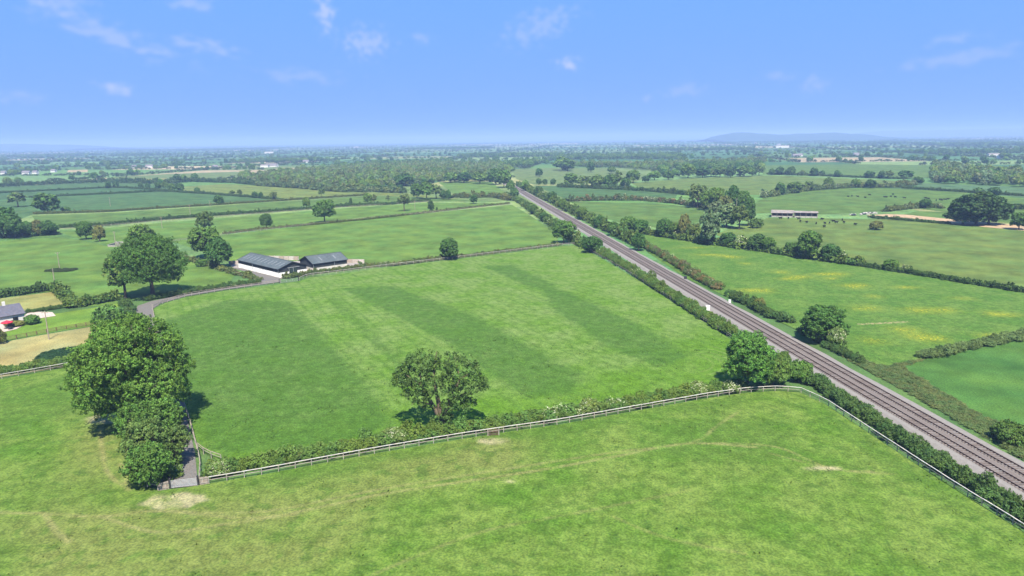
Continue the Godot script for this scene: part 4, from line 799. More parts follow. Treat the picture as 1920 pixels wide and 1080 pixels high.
func hedge(d: Array) -> void:
	var p := outline(d[1])
	var h: float = d[2]
	var w: float = d[3]
	var wild: float = d[6]
	var mid := p[p.size() / 2]
	var near := minf(p[0].length(), p[-1].length()) < 260.0
	var o := thing("hedge", d[0], "hedge", Vector3(p[0].x, 0, p[0].y))
	var places := [[], [], []]
	var colours := [[], [], []]
	var white := []
	var r0 := clampf(w * 0.3, 0.4, 2.2)
	for k in along(p, r0 * (0.36 if near else 0.5)):
		var side := Vector2(-k[1].y, k[1].x)
		var off := rng.randf_range(-0.5, 0.5) * maxf(0.1, w - r0 * 1.5)
		var at: Vector2 = k[0] + side * off + Vector2(rng.randf_range(-0.4, 0.4), rng.randf_range(-0.4, 0.4)) * r0
		var r := r0 * rng.randf_range(0.75, 1.2 + 0.15 * wild)
		var big := rng.randf() < 0.12 * wild
		var hh := h * rng.randf_range(1.0 - 0.38 * minf(wild, 1.3), 1.0 + 0.06 * wild) * (rng.randf_range(1.15, 1.6) if big else 1.0)
		var tr := Transform3D(Basis(Vector3.UP, rng.randf() * TAU) * Basis.from_scale(Vector3(r * rng.randf_range(0.75, 1.35), hh / 1.65, r * rng.randf_range(0.75, 1.35))), Vector3(at.x - p[0].x, 0, at.y - p[0].y))
		var v := rng.randi() % 3
		var t := rng.randf_range(0.8, 1.2) * (1.45 if near else 1.2)
		var hue := rng.randf_range(-0.18, 0.18) * minf(wild, 1.0)
		places[v].append(tr)
		var mixg := rng.randf() if d[4][0] > d[4][1] else 0.0
		if mixg > 0.3:
			colours[v].append(Color(0.08, 0.125, 0.03) * t * K)
		else: colours[v].append(Color(d[4][0] * t * (1.0 + hue), d[4][1] * t, d[4][2] * t * (1.0 - hue)) * K)
		if rng.randf() < d[5] * (2.6 if sin(at.x * 0.23 + at.y * 0.11) + sin(at.x * 0.07) > 0.7 else 0.15): white.append(tr)
	for v in 3:
		if places[v].size(): multi("foliage", (clump_near if near else clump_far)[v], places[v], colours[v], o)
	if white.size(): multi("blossom", blossom_mesh, white, [], o, mats["blossom"])

# ------------------------------------------------------------------ fences, gates, poles
func fence(d: Array) -> void:
	var p := outline(d[3])
	var total := 0.0
	for i in p.size() - 1: total += p[i].distance_to(p[i + 1])
	var bays := maxi(2, roundi(total / d[2]))
	var step := total / bays
	var spots := along(p, step)
	spots.append([p[-1], Vector2.ZERO])
	var brown: bool = d[1] == 1
	var thin: bool = d[1] == 2
	var o := thing("fence", d[0], "fence", Vector3(p[0].x, 0, p[0].y))
	var post := box_mesh(Vector3(0.11, 1.3, 0.11) if not brown else Vector3(0.16, 1.3, 0.16), Vector3(0, 0.5, 0))
	var top := box_mesh(Vector3(0.15, 0.08, 1.0) if not brown else Vector3(0.05, 0.12, 1.0))
	if thin: top = box_mesh(Vector3(0.07, 0.1, 1.0))
	var low := box_mesh(Vector3(0.035, 0.1, 1.0))
	var pm: Material = mats["brown timber"] if brown else mats["grey timber"]
	var rm: Material = mats["brown timber"] if brown else (mats["pole timber"] if thin else mats["white timber"])
	for i in spots.size():
		var a := Vector3(spots[i][0].x - p[0].x, 0, spots[i][0].y - p[0].y)
		var lean := Basis.from_euler(Vector3(rng.randf_range(-0.03, 0.03), rng.randf_range(-0.2, 0.2), rng.randf_range(-0.03, 0.03)))
		part("post", post, pm, o, Transform3D(lean, a))
		if i == spots.size() - 1: break
		var b := Vector3(spots[i + 1][0].x - p[0].x, 0, spots[i + 1][0].y - p[0].y)
		var z := (b - a).normalized()
		if z.length() < 0.5: continue
		var x := Vector3.UP.cross(z)
		var fit := Basis(x, Vector3.UP, z * a.distance_to(b))
		var m := (a + b) * 0.5
		if brown:
			for y in [0.38, 0.72, 1.06]: part("rail", top, rm, o, Transform3D(fit, m + Vector3.UP * y + x * 0.1))
		else:
			part("top_rail", top, rm, o, Transform3D(fit, m + Vector3.UP * (1.2 + rng.randf_range(-0.015, 0.015))))
			part("lower_rail", low, pm, o, Transform3D(fit, m + Vector3.UP * 0.68 + x * 0.08))

func field_gate(label: String, a: Vector3, b: Vector3, high: float) -> void:
	var o := thing("field_gate", label, "gate", a)
	var e := b - a
	var u := e.normalized()
	var bars := 7 if high > 1.22 else 4
	for k in bars:
		var st := st_new()
		var y := 0.16 + (high - 0.2) * pow(k / (bars - 1.0), 1.15)
		tube(st, u * 0.12 + Vector3.UP * y, e - u * 0.12 + Vector3.UP * y, 0.024, 0.024, 6)
		part("bar", st.commit(), mats["galvanised"], o)
	for s in [0.12, e.length() * 0.36, e.length() * 0.68, e.length() - 0.12]:
		var st := st_new()
		box(st, u * s + Vector3.UP * (high * 0.5 + 0.06), Vector3(0.05, high - 0.08, 0.05))
		part("upright", st.commit(), mats["galvanised"], o)
	for s in [0.0, e.length()]:
		var st := st_new()
		box(st, u * s + Vector3.UP * 0.75, Vector3(0.22, 1.7, 0.22))
		part("gate_post", st.commit(), mats["dark timber"], o)

func board_panel(label: String, a: Vector3, b: Vector3) -> void:
	var o := thing("board_panel", label, "fence panel", a)
	var e := b - a
	var n := maxi(3, int(e.length() / 0.17))
	var u := e.normalized()
	var turn := Basis(u, Vector3.UP, u.cross(Vector3.UP))
	for k in n:
		var st := st_new()
		var h := 1.25 + rng.randf_range(-0.05, 0.05)
		box(st, e * ((k + 0.5) / n) + Vector3.UP * (h * 0.5 - 0.02), Vector3(e.length() / n - 0.015, h, 0.035), turn)
		part("board", st.commit(), mats["larch %d" % (k % 3)], o)
	for y in [0.3, 1.0]:
		var st := st_new()
		bar(st, Vector3.UP * y + turn.z * 0.05, e + Vector3.UP * y + turn.z * 0.05, 0.05, 0.1)
		part("rail", st.commit(), mats["grey timber"], o)

func pole(d: Array, index: int) -> void:
	var o := thing("power_pole", d[3], "power pole", Vector3(d[0], 0, d[1]), rng.randf_range(-0.5, 0.5))
	var h: float = d[2]
	var st := st_new()
	tube(st, Vector3(0, -0.2, 0), Vector3(0, h, 0), 0.17, 0.11, 8)
	part("shaft", st.commit(), mats["pole timber"], o)
	if index == 2: return
	st = st_new()
	box(st, Vector3(0, h - 0.35, 0), Vector3(1.7, 0.12, 0.1))
	part("cross_arm", st.commit(), mats["pole timber"], o)
	for s in [-0.75, 0.0, 0.75]:
		st = st_new()
		tube(st, Vector3(s, h - 0.3, 0.0), Vector3(s, h - 0.06 + (0.12 if s == 0.0 else 0.0), 0), 0.06, 0.04, 6)
		part("insulator", st.commit(), mats["porcelain"], o)

# ------------------------------------------------------------------ buildings
func gable(st: SurfaceTool, a: Vector3, b: Vector3, y0: float, y1: float) -> void:
	# triangular end wall above y0 between the points a and b
	var m := (a + b) * 0.5
	tri(st, Vector3(a.x, y0, a.z), Vector3(m.x, y1, m.z), Vector3(b.x, y0, b.z))

func slab(st: SurfaceTool, a: Vector3, b: Vector3, c: Vector3, d: Vector3, thick: float) -> void:
	var n := (c - a).cross(b - a).normalized()
	if n.y < 0: n = -n
	var t := n * thick
	quad(st, a + t, b + t, c + t, d + t)
	quad(st, d, c, b, a)
	quad(st, a, b, b + t, a + t)
	quad(st, b, c, c + t, b + t)
	quad(st, c, d, d + t, c + t)
	quad(st, d, a, a + t, d + t)

func barn(label: String, corner: Vector3, u: Vector3, long: float, v: Vector3, wide: float, white_h: float, eave: float, ridge: float, lights: int, doors: bool, worn_wall: bool) -> void:
	# corner: the near ground corner; u runs along the eaves, v along the near gable
	var o := thing("barn", label, "barn", corner)
	var t := 0.22
	var U := u * long
	var W := v * wide
	var wm: Material = mats["lime wash"] if not worn_wall else mats["old lime wash"]
	var dark: Material = mats["dark cladding"]
	var mid_a := wide * 0.36
	var mid_b := wide * 0.66
	for s in [[Vector3.ZERO, U, "side_wall"], [W, W + U, "side_wall"], [U, U + W, "end_wall"]]:
		var st := st_new()
		bar(st, s[0] + Vector3.UP * white_h * 0.5, s[1] + Vector3.UP * white_h * 0.5, t, white_h)
		part(s[2], st.commit(), wm, o)
		st = st_new()
		bar(st, s[0] + Vector3.UP * (white_h + eave) * 0.5, s[1] + Vector3.UP * (white_h + eave) * 0.5, t * 0.5, eave - white_h)
		part("cladding", st.commit(), dark, o)
	for s in ([[0.0, mid_a], [mid_b, wide]] if doors else [[0.0, wide]]):
		var st := st_new()
		var a: Vector3 = v * (s[0] + (t * 0.5 if s[0] == 0.0 else 0.0))
		var b: Vector3 = v * (s[1] - (t * 0.5 if s[1] == wide else 0.0))
		bar(st, a + Vector3.UP * white_h * 0.5, b + Vector3.UP * white_h * 0.5, t, white_h)
		part("end_wall", st.commit(), wm, o)
		st = st_new()
		bar(st, a + Vector3.UP * (white_h + eave) * 0.5, b + Vector3.UP * (white_h + eave) * 0.5, t * 0.5, eave - white_h)
		part("cladding", st.commit(), dark, o)
	for e in [Vector3.ZERO, U]:
		var st := st_new()
		gable(st, e, e + W, eave, ridge)
		gable(st, e + W + u * 0.05, e + u * 0.05, eave, ridge)
		part("gable_cladding", st.commit(), mats["dark cladding"], o)
	if doors:
		var door_h := eave * 0.98
		for k in 2:
			var st := st_new()
			var a: Vector3 = v * lerpf(mid_a, mid_b, k * 0.5) - u * 0.18
			var b: Vector3 = v * lerpf(mid_a, mid_b, k * 0.5 + 0.48) - u * 0.18
			bar(st, a + Vector3.UP * door_h * 0.5, b + Vector3.UP * door_h * 0.5, 0.08, door_h)
			var leaf := part("door", st.commit(), mats["door green"], o)
			st = st_new()
			bar(st, a - u * 0.06, a - u * 0.06 + Vector3.UP * door_h, 0.1, 0.1)
			part("frame", st.commit(), mats["pale metal"], leaf)
		var st2 := st_new()
		bar(st2, v * (mid_a - 0.6) - u * 0.24 + Vector3.UP * (door_h + 0.1), v * (mid_b + 0.9) - u * 0.24 + Vector3.UP * (door_h + 0.1), 0.14, 0.16)
		part("door_rail", st2.commit(), mats["pale metal"], o)
	var mid := W * 0.5
	var over := u * 0.45
	var drop := 0.28
	var nsh := maxi(6, int(long / 2.2))
	for s in 2:
		var ea: Vector3 = (-v * 0.4 if s == 0 else W + v * 0.4) + Vector3.UP * (eave - drop * 0.5 + 0.12)
		var ra := mid + Vector3.UP * (ridge + 0.06)
		var seam := 0.012
		for k in nsh:
			var f0 := float(k) / nsh
			var f1 := float(k + 1) / nsh
			var q0 := (U + over * 2.0) * f0 - over + u * seam
			var q1 := (U + over * 2.0) * f1 - over - u * seam
			var st := st_new()
			slab(st, ea + q0, ra + q0, ra + q1, ea + q1, 0.06)
			part("roof_sheet", st.commit(), mats["slate sheet %d" % ((k * 5 + s) % 3)], o)
		for k in lights:
			var f := (k + 0.7) / (lights + 0.4)
			var q := U * f
			var lo := ea.lerp(ra, 0.3)
			var hi := ea.lerp(ra, 0.72)
			var up := (ra - ea).cross(u).normalized()
			if up.y < 0: up = -up
			var st := st_new()
			slab(st, lo + q + up * 0.075, hi + q + up * 0.075, hi + q + u * 0.55 + up * 0.075, lo + q + u * 0.55 + up * 0.075, 0.02)
			part("roof_light", st.commit(), mats["roof light"], o)
		var st3 := st_new()
		bar(st3, ea - over + Vector3.DOWN * 0.06, ea + U + over + Vector3.DOWN * 0.06, 0.14, 0.12)
		part("gutter", st3.commit(), mats["dark metal"], o)
		st3 = st_new()
		for e in [Vector3.ZERO, U]:
			bar(st3, ea + e + (-over if e == Vector3.ZERO else over) + Vector3.UP * 0.0, ra + e + (-over if e == Vector3.ZERO else over), 0.1, 0.26)
		part("barge_board", st3.commit(), mats["dark metal"], o)
		for f in ([0.0, 0.62] if s == 0 else [0.0]):
			st3 = st_new()
			tube(st3, ea * Vector3(1, 0, 1) * 0.6 + U * f + Vector3.UP * 0.1, ea * Vector3(1, 0, 1) * 0.6 + U * f + Vector3.UP * (eave - 0.1), 0.06, 0.06, 6)
			part("downpipe", st3.commit(), mats["pale metal"], o)
	var st4 := st_new()
	bar(st4, mid - over + Vector3.UP * (ridge + 0.15), mid + U + over + Vector3.UP * (ridge + 0.15), 0.4, 0.1)
	part("ridge_cap", st4.commit(), mats["slate sheet 1"], o)

func house(called: String, label: String, at: Vector3, turn: float, w: float, d: float, eave: float, ridge: float, wall: Material, roof: Material, windows: bool) -> Node3D:
	var o := thing(called, label, "house" if called == "house" else "shed", at, turn)
	var st := st_new()
	box(st, Vector3(0, eave * 0.5, 0), Vector3(w, eave, d))
	for s in [-1.0, 1.0]:
		gable(st, Vector3(w * 0.5 * s, 0, d * 0.5 * s), Vector3(w * 0.5 * s, 0, -d * 0.5 * s), eave, ridge)
	part("wall", st.commit(), wall, o)
	st = st_new()
	for s in [-1.0, 1.0]:
		slab(st, Vector3(-w * 0.5 - 0.3, eave - 0.15, s * (d * 0.5 + 0.4)), Vector3(-w * 0.5 - 0.3, ridge + 0.05, 0), Vector3(w * 0.5 + 0.3, ridge + 0.05, 0), Vector3(w * 0.5 + 0.3, eave - 0.15, s * (d * 0.5 + 0.4)), 0.15)
	var rf := part("roof", st.commit(), roof, o)
	if windows:
		st = st_new()
		box(st, Vector3(w * 0.3, ridge + 0.5, 0), Vector3(0.7, 1.4, 0.6))
		part("chimney", st.commit(), wall, rf)
		for k in 4:
			if k == 2: continue
			st = st_new()
			box(st, Vector3(-w * 0.5 + w * (k + 0.5) / 4.0, eave * 0.55, d * 0.5 + 0.02), Vector3(minf(1.3, w * 0.12), eave * 0.4, 0.06))
			part("window", st.commit(), mats["window glass"], o)
		st = st_new()
		box(st, Vector3(w * 0.12, eave * 0.4, d * 0.5 + 0.02), Vector3(1.0, eave * 0.76, 0.06))
		part("door", st.commit(), mats["door green"], o)
	return o

func cow_mesh() -> ArrayMesh:
	# one continuous body: rings along the spine from rump to muzzle, then four jointed legs
	var st := st_new()
	var rings := [[-1.05, 1.22, 0.05, 0.08], [-1.0, 1.15, 0.24, 0.3], [-0.7, 1.08, 0.32, 0.4], [-0.2, 1.0, 0.36, 0.46], [0.3, 1.02, 0.33, 0.43], [0.65, 1.1, 0.26, 0.36], [0.9, 1.22, 0.17, 0.24], [1.15, 1.34, 0.13, 0.18], [1.3, 1.36, 0.14, 0.17], [1.5, 1.22, 0.1, 0.11], [1.6, 1.14, 0.07, 0.07]]
	for i in rings.size() - 1:
		for k in 8:
			var ps := []
			for e in [[i, k], [i + 1, k], [i + 1, k + 1], [i, k + 1]]:
				var r: Array = rings[e[0]]
				var a: float = TAU * e[1] / 8.0
				ps.append(Vector3(r[0], r[1] + sin(a) * r[3], cos(a) * r[2]))
			quad(st, ps[3], ps[2], ps[1], ps[0])
	for x in [-0.75, 0.6]:
		for z in [-0.2, 0.2]:
			tube(st, Vector3(x, 0.85, z), Vector3(x - 0.05, 0.45, z), 0.15, 0.08, 6)
			tube(st, Vector3(x - 0.05, 0.45, z), Vector3(x, 0.0, z), 0.075, 0.06, 6)
	for z in [-1.0, 1.0]:
		tube(st, Vector3(1.24, 1.42, z * 0.1), Vector3(1.2, 1.46, z * 0.32), 0.05, 0.02, 4)
	tube(st, Vector3(-1.03, 1.25, 0), Vector3(-1.12, 0.6, 0), 0.035, 0.03, 4)
	return st.commit()

# ------------------------------------------------------------------ painted ground of the three near fields
func bounds(poly: PackedVector2Array, lo_clip: Vector2, hi_clip: Vector2) -> Rect2:
	var lo := Vector2(1e9, 1e9)
	var hi := -lo
	for v in poly:
		lo = lo.min(v)
		hi = hi.max(v)
	lo = lo.max(lo_clip)
	hi = hi.min(hi_clip)
	return Rect2(lo, hi - lo)

func mask_of(w: int, h: int, r: Rect2, polys: Array, soft: int) -> PackedByteArray:
	var im := Image.create(w, h, false, Image.FORMAT_L8)
	for p in polys:
		var lo := Vector2(1e9, 1e9)
		var hi := -lo
		for v in p:
			lo = lo.min(v)
			hi = hi.max(v)
		for y in range(maxi(0, int((lo.y - r.position.y) / r.size.y * h)), mini(h, int((hi.y - r.position.y) / r.size.y * h) + 1)):
			var wy := r.position.y + r.size.y * (y + 0.5) / h
			var xs := []
			for i in p.size():
				var a: Vector2 = p[i]
				var b: Vector2 = p[(i + 1) % p.size()]
				if (a.y > wy) != (b.y > wy): xs.append(a.x + (wy - a.y) / (b.y - a.y) * (b.x - a.x))
			xs.sort()
			for i in range(0, xs.size() - 1, 2):
				var x0 := clampi(int((xs[i] - r.position.x) / r.size.x * w), 0, w)
				var x1 := clampi(int((xs[i + 1] - r.position.x) / r.size.x * w), 0, w)
				if x1 > x0: im.fill_rect(Rect2i(x0, y, x1 - x0, 1), Color.WHITE)
	if soft > 1:
		im.resize(maxi(4, w / soft), maxi(4, h / soft), Image.INTERPOLATE_LANCZOS)
		im.resize(w, h, Image.INTERPOLATE_CUBIC)
	return im.get_data()

func ribbon(p: PackedVector2Array, half: float) -> PackedVector2Array:
	var left := PackedVector2Array()
	var right := PackedVector2Array()
	for i in p.size():
		var u := (p[mini(i + 1, p.size() - 1)] - p[maxi(i - 1, 0)]).normalized()
		var s := Vector2(-u.y, u.x) * half
		left.append(p[i] + s)
		right.append(p[i] - s)
	right.reverse()
	left.append_array(right)
	return left

func smooth_line(p: PackedVector2Array) -> PackedVector2Array:
	var o := PackedVector2Array()
	for i in p.size() - 1:
		var a := p[maxi(i - 1, 0)]
		var d := p[mini(i + 2, p.size() - 1)]
		for k in 6: o.append(p[i].cubic_interpolate(p[i + 1], a, d, k / 6.0))
	o.append(p[-1])
	return o

func mixed_ground(w: int, h: int, base: Array, layers: Array, contrast := 1.8) -> ImageTexture:
	# base: linear colours to blend by noise; layers: [mask bytes, noise bytes, colour, strength]
	var n1 := noise_bytes(w, h, 0.012, 4, 31, false)
	var n2 := noise_bytes(w, h, 0.06, 3, 32, false)
	var n3 := noise_bytes(w, h, 0.2, 2, 33, false)
	var d := PackedByteArray()
	d.resize(w * h * 3)
	for i in w * h:
		var t := n1[i] / 255.0
		var f := n2[i] / 255.0
		t = clampf((t - 0.5) * contrast + 0.5 + (f - 0.5) * 0.6, 0.0, 1.0)
		var r: float = base[0][0] + (base[1][0] - base[0][0]) * t
		var g: float = base[0][1] + (base[1][1] - base[0][1]) * t
		var b: float = base[0][2] + (base[1][2] - base[0][2]) * t
		for l in layers:
			var m: int = l[0][i]
			if m > 4:
				var nn: float = l[1][i] / 255.0
				var k: float = clampf(m / 255.0 * (1.0 + l[4] * 2.0 * (nn - 0.5)), 0.0, 1.0) * l[3] if l[4] < 5.0 else clampf((m / 255.0 * (l[4] - 5.0) + nn - 1.0) * 5.0, 0.0, 1.0) * l[3]
				r += (l[2][0] - r) * k
				g += (l[2][1] - g) * k
				b += (l[2][2] - b) * k
		var s := (0.5 + 0.5 * f + 0.5 * n3[i] / 255.0) * 1.42 * K
		d[i * 3] = q(r * s)
		d[i * 3 + 1] = q(g * s)
		d[i * 3 + 2] = q(b * s)
	return ImageTexture.create_from_image(Image.create_from_data(w, h, false, Image.FORMAT_RGB8, d))

func mapped(tex: Texture2D) -> StandardMaterial3D:
	var m := StandardMaterial3D.new()
	m.resource_name = "mapped grass"
	m.roughness = 0.95
	m.metallic_specular = 0.15
	m.albedo_texture = tex
	m.detail_enabled = true
	m.detail_albedo = fine_tex
	m.detail_blend_mode = BaseMaterial3D.BLEND_MODE_MUL
	m.detail_uv_layer = BaseMaterial3D.DETAIL_UV_2
	return m

func near_fields() -> void:
	# mown field
	var poly := outline(MAIN)
	var r := bounds(poly, Vector2(-400, -500), Vector2(400, 0))
	var w := 900
	var h := int(w * r.size.y / r.size.x)
	var sw := []
	for s in SWATHS: sw.append(outline(s))
	var mottled := noise_bytes(w, h, 0.03, 4, 41, false)
	# wheel marks of the mower following the swaths
	var lines := []
	var u := (outline(SWATHS[0])[3] - outline(SWATHS[0])[2]).normalized()
	var side := Vector2(-u.y, u.x)
	var o0 := outline(SWATHS[0])[2]
	for k in range(-26, 27):
		var a := o0 + side * (k * 3.6) - u * 60.0
		var pl := PackedVector2Array()
		for j in 16: pl.append(a + u * j * 14.0 + side * sin(j * 0.5 + k) * 1.2)
		lines.append(ribbon(pl, 0.3))
	var arcs := []
	for k in 5:
		var pl := PackedVector2Array()
		for j in 20:
			var an := -0.9 + j * 0.11
			pl.append(Vector2(38, -152) + Vector2(cos(an), sin(an)) * (7.0 + k * 2.2))
		arcs.append(ribbon(pl, 0.22))
	var vivid := [outline(VIVID)]
	var tex := mixed_ground(w, h, [[0.086, 0.172, 0.02], [0.132, 0.203, 0.052]], [
		[mask_of(w, h, r, vivid, 30), mottled, [0.078, 0.168, 0.012], 0.75, 0.6],
		[mask_of(w, h, r, sw, 12), mottled, [0.051, 0.114, 0.018], 0.78, 0.45],
		[mask_of(w, h, r, lines, 3), mottled, [0.06, 0.13, 0.02], 0.5, 0.9],
		[mask_of(w, h, r, arcs, 2), mottled, [0.16, 0.22, 0.07], 0.5, 0.6]], 1.5)
	lay("field", "large mown field with darker swaths between lane and railway", "field", poly, mapped(tex), r.position, r.size)
	# front field
	poly = outline(FRONT)
	r = bounds(poly, Vector2(-135, -175), Vector2(95, -48))
	w = 1150
	h = int(w * r.size.y / r.size.x)
	mottled = noise_bytes(w, h, 0.045, 4, 43, false)
	var wide_mottle := noise_bytes(w, h, 0.008, 4, 44, false)
	var specks := noise_bytes(w, h, 0.25, 2, 45, false)
	var tracks := []
	for t in TRACKS: tracks.append(ribbon(smooth_line(outline(t[0])), t[1]))
	var bare := []
	for b in BARE:
		var pl := PackedVector2Array()
		for k in 18:
			var f := 1.0 + 0.2 * sin(k * 2.3 + b[0])
			pl.append(Vector2(b[0] + cos(TAU * k / 18) * b[2] * f, b[1] + sin(TAU * k / 18) * b[3] * f))
		bare.append(pl)
	var all := PackedByteArray()
	all.resize(w * h)
	all.fill(255)
	var lush := []
	for p in LUSH: lush.append(outline(p))
	var dry := []
	for p in DRY: dry.append(outline(p))
	tex = mixed_ground(w, h, [[0.068, 0.148, 0.016], [0.122, 0.19, 0.036]], [
		[mask_of(w, h, r, lush, 12), wide_mottle, [0.052, 0.125, 0.014], 0.75, 0.8],
		[mask_of(w, h, r, dry, 40), wide_mottle, [0.15, 0.165, 0.05], 0.7, 0.8],
		[wide_mottle, mottled, [0.13, 0.178, 0.04], 0.45, 0.8],
		[all, mottled, [0.045, 0.11, 0.014], 0.5, 5.42],
		[mask_of(w, h, r, tracks, 3), mottled, [0.24, 0.225, 0.095], 0.55, 0.8],
		[mask_of(w, h, r, bare, 5), mottled, [0.36, 0.32, 0.19], 0.72, 0.9]])
	lay("field", "light green front pasture with worn wheel tracks", "field", poly, mapped(tex), r.position, r.size)
	# buttercup meadow
	poly = outline(MEADOW)
	r = bounds(poly, Vector2(0, -600), Vector2(400, 0))
	w = 700
	h = int(w * r.size.y / r.size.x)
	mottled = noise_bytes(w, h, 0.05, 4, 46, false)
	specks = noise_bytes(w, h, 0.16, 3, 47, false)
	var spots := []
	for b in BUTTER:
		var pl := PackedVector2Array()
		var ra := rng.randf_range(3.0, 7.5)
		var rb := rng.randf_range(1.8, 4.5)
		for k in 14:
			var f := rng.randf_range(0.6, 1.3)
			pl.append(Vector2(b[0] + cos(TAU * k / 14) * ra * f, b[1] + sin(TAU * k / 14) * rb * f))
		spots.append(pl)
	var scr := [ribbon(outline(SCRAPE), 0.8)]
	var all2 := PackedByteArray()
	all2.resize(w * h)
	all2.fill(255)
	tex = mixed_ground(w, h, [[0.066, 0.142, 0.024], [0.098, 0.172, 0.034]], [
		[mask_of(w, h, r, spots, 26), specks, [0.3, 0.3, 0.02], 0.3, 1.0],
		[mask_of(w, h, r, spots, 20), specks, [0.42, 0.39, 0.03], 0.62, 5.5],
		[all2, specks, [0.3, 0.3, 0.03], 0.35, 5.24],
		[mask_of(w, h, r, scr, 2), specks, [0.34, 0.29, 0.16], 0.85, 5.6]])
	lay("meadow", "meadow with yellow buttercup drifts right of the railway", "meadow", poly, mapped(tex), r.position, r.size)

# ------------------------------------------------------------------ railway
func railway() -> void:
	var a := Vector2(81.5, -27.0)
	var u := Vector2(-0.1073, -0.99423)
	var side := Vector2(-u.y, u.x)
	var far := 960.0
	var o := Vector3(a.x, 0, a.y)
	var U := Vector3(u.x, 0, u.y)
	var S := Vector3(side.x, 0, side.y)
	# ballast bed with sloping shoulders; texture runs across (rust stain by the rails) and along
	var w := 256
	var h := 512
	var n1 := noise_bytes(w, h, 0.3, 2, 51)
	var n2 := noise_bytes(w, h, 0.03, 3, 52)
	var d := PackedByteArray()
	d.resize(w * h * 3)
	for y in h:
		for x in w:
			var i := y * w + x
			var m := (x + 0.5) / w * 9.6 - 4.8
			var k := 0.0
			for c in [-2.6, -1.0, 1.0, 2.6]: k = maxf(k, exp(-pow((m - c) / 0.42, 2.0)))
			for c in [-1.8, 1.8]: k = maxf(k, 0.62 * exp(-pow((m - c) / 0.8, 2.0)))
			k = maxf(k, 0.55 * exp(-pow(m / 0.8, 2.0)))
			k = clampf(k * (0.7 + 0.6 * n2[i] / 255.0), 0.0, 1.0)
			var s := (0.62 + 0.55 * n1[i] / 255.0 + 0.2 * n2[i] / 255.0) * K
			d[i * 3] = q(s * lerpf(0.245, 0.115, k))
			d[i * 3 + 1] = q(s * lerpf(0.228, 0.078, k))
			d[i * 3 + 2] = q(s * lerpf(0.212, 0.068, k))
	var bm := StandardMaterial3D.new()
	bm.resource_name = "ballast"
	bm.albedo_texture = ImageTexture.create_from_image(Image.create_from_data(w, h, false, Image.FORMAT_RGB8, d))
	bm.roughness = 0.95
	bm.metallic_specular = 0.2
	var st := st_new()
	var prof := [[-5.1, 0.02], [-4.1, 0.42], [4.1, 0.42], [5.2, 0.02]]
	for i in 3:
		for k in 96:
			var s0 := far * k / 96.0
			var s1 := far * (k + 1) / 96.0
			var vs := []
			for e in [[s0, i], [s1, i], [s1, i + 1], [s0, i + 1]]:
				var wob: float = sin(e[0] * 0.31) * 0.2 + sin(e[0] * 0.83) * 0.15 if e[1] in [0, 3] else 0.0
				vs.append([o + U * e[0] + S * (prof[e[1]][0] + wob) + Vector3.UP * prof[e[1]][1], Vector2((prof[e[1]][0] + 4.8) / 9.6, e[0] / 19.2)])
			var nn: Vector3 = ((vs[2][0] - vs[0][0]).cross(vs[1][0] - vs[0][0])).normalized()
			if nn.y < 0:
				nn = -nn
				vs.reverse()
			for j in [0, 1, 2, 0, 2, 3]:
				st.set_normal(nn)
				st.set_uv(vs[j][1])
				st.add_vertex(vs[j][0])
	tag(part("ballast_bed", st.commit(), bm, self), "pale stone ballast bed of the double railway", "railway", "", "structure")
	var sleeper := box_mesh(Vector3(2.5, 0.14, 0.26))
	var turn := Basis(S, Vector3.UP, -U)
	for c in [[-1.8, "left-hand railway track nearest the mown field"], [1.8, "right-hand railway track nearest the meadow"]]:
		var t := thing("railway_track", c[1], "railway track", o + S * c[0] + Vector3.UP * 0.42)
		for g in [-0.8, 0.8]:
			st = st_new()
			var p: Vector3 = S * g
			bar(st, p + Vector3.UP * 0.21, p + U * far + Vector3.UP * 0.21, 0.075, 0.05)
			bar(st, p + Vector3.UP * 0.13, p + U * far + Vector3.UP * 0.13, 0.03, 0.12)
			bar(st, p + Vector3.UP * 0.065, p + U * far + Vector3.UP * 0.065, 0.15, 0.02)
			part("rail", st.commit(), mats["rail steel"], t)
		var rest := []
		for k in int(far / 0.68):
			var s := k * 0.68
			var tr := Transform3D(turn, U * s + Vector3.UP * 0.015)
			if s > 62.0 and s < 150.0: part("sleeper", sleeper, mats["sleeper %d" % (rng.randi() % 3)], t, tr)
			elif s > 40.0: rest.append(tr)
		multi("far_sleepers", sleeper, rest, [], t, mats["sleeper 1"])
	for c in [[CAB_A, "white lineside cabinet beside the left track", 1.3, "white paint"], [CAB_B, "small white lineside box on the meadow side", 0.8, "white paint"], [CAB_C, "dark lineside equipment box on the meadow side", 1.2, "dark metal"]]:
		var t := thing("lineside_cabinet", c[1], "cabinet", c[0], -0.1)
		var hh: float = c[2]
		part("plinth", box_mesh(Vector3(hh * 0.9, 0.12, hh * 0.6), Vector3(0, 0.05, 0)), mats["concrete"], t)
		part("body", box_mesh(Vector3(hh * 0.8, hh, hh * 0.5), Vector3(0, 0.11 + hh * 0.5, 0)), mats[c[3]], t)
		part("lid", box_mesh(Vector3(hh * 0.9, 0.06, hh * 0.6), Vector3(0, 0.14 + hh, 0)), mats[c[3]], t)
		part("door", box_mesh(Vector3(hh * 0.66, hh * 0.8, 0.03), Vector3(0, 0.13 + hh * 0.5, hh * 0.25 + 0.018)), mats[c[3]], t)

# ------------------------------------------------------------------ far country
func in_hand(p: Vector2) -> bool:
	for f in hand:
		if f[0].has_point(p) and Geometry2D.is_point_in_polygon(p, f[1]): return true
	return false

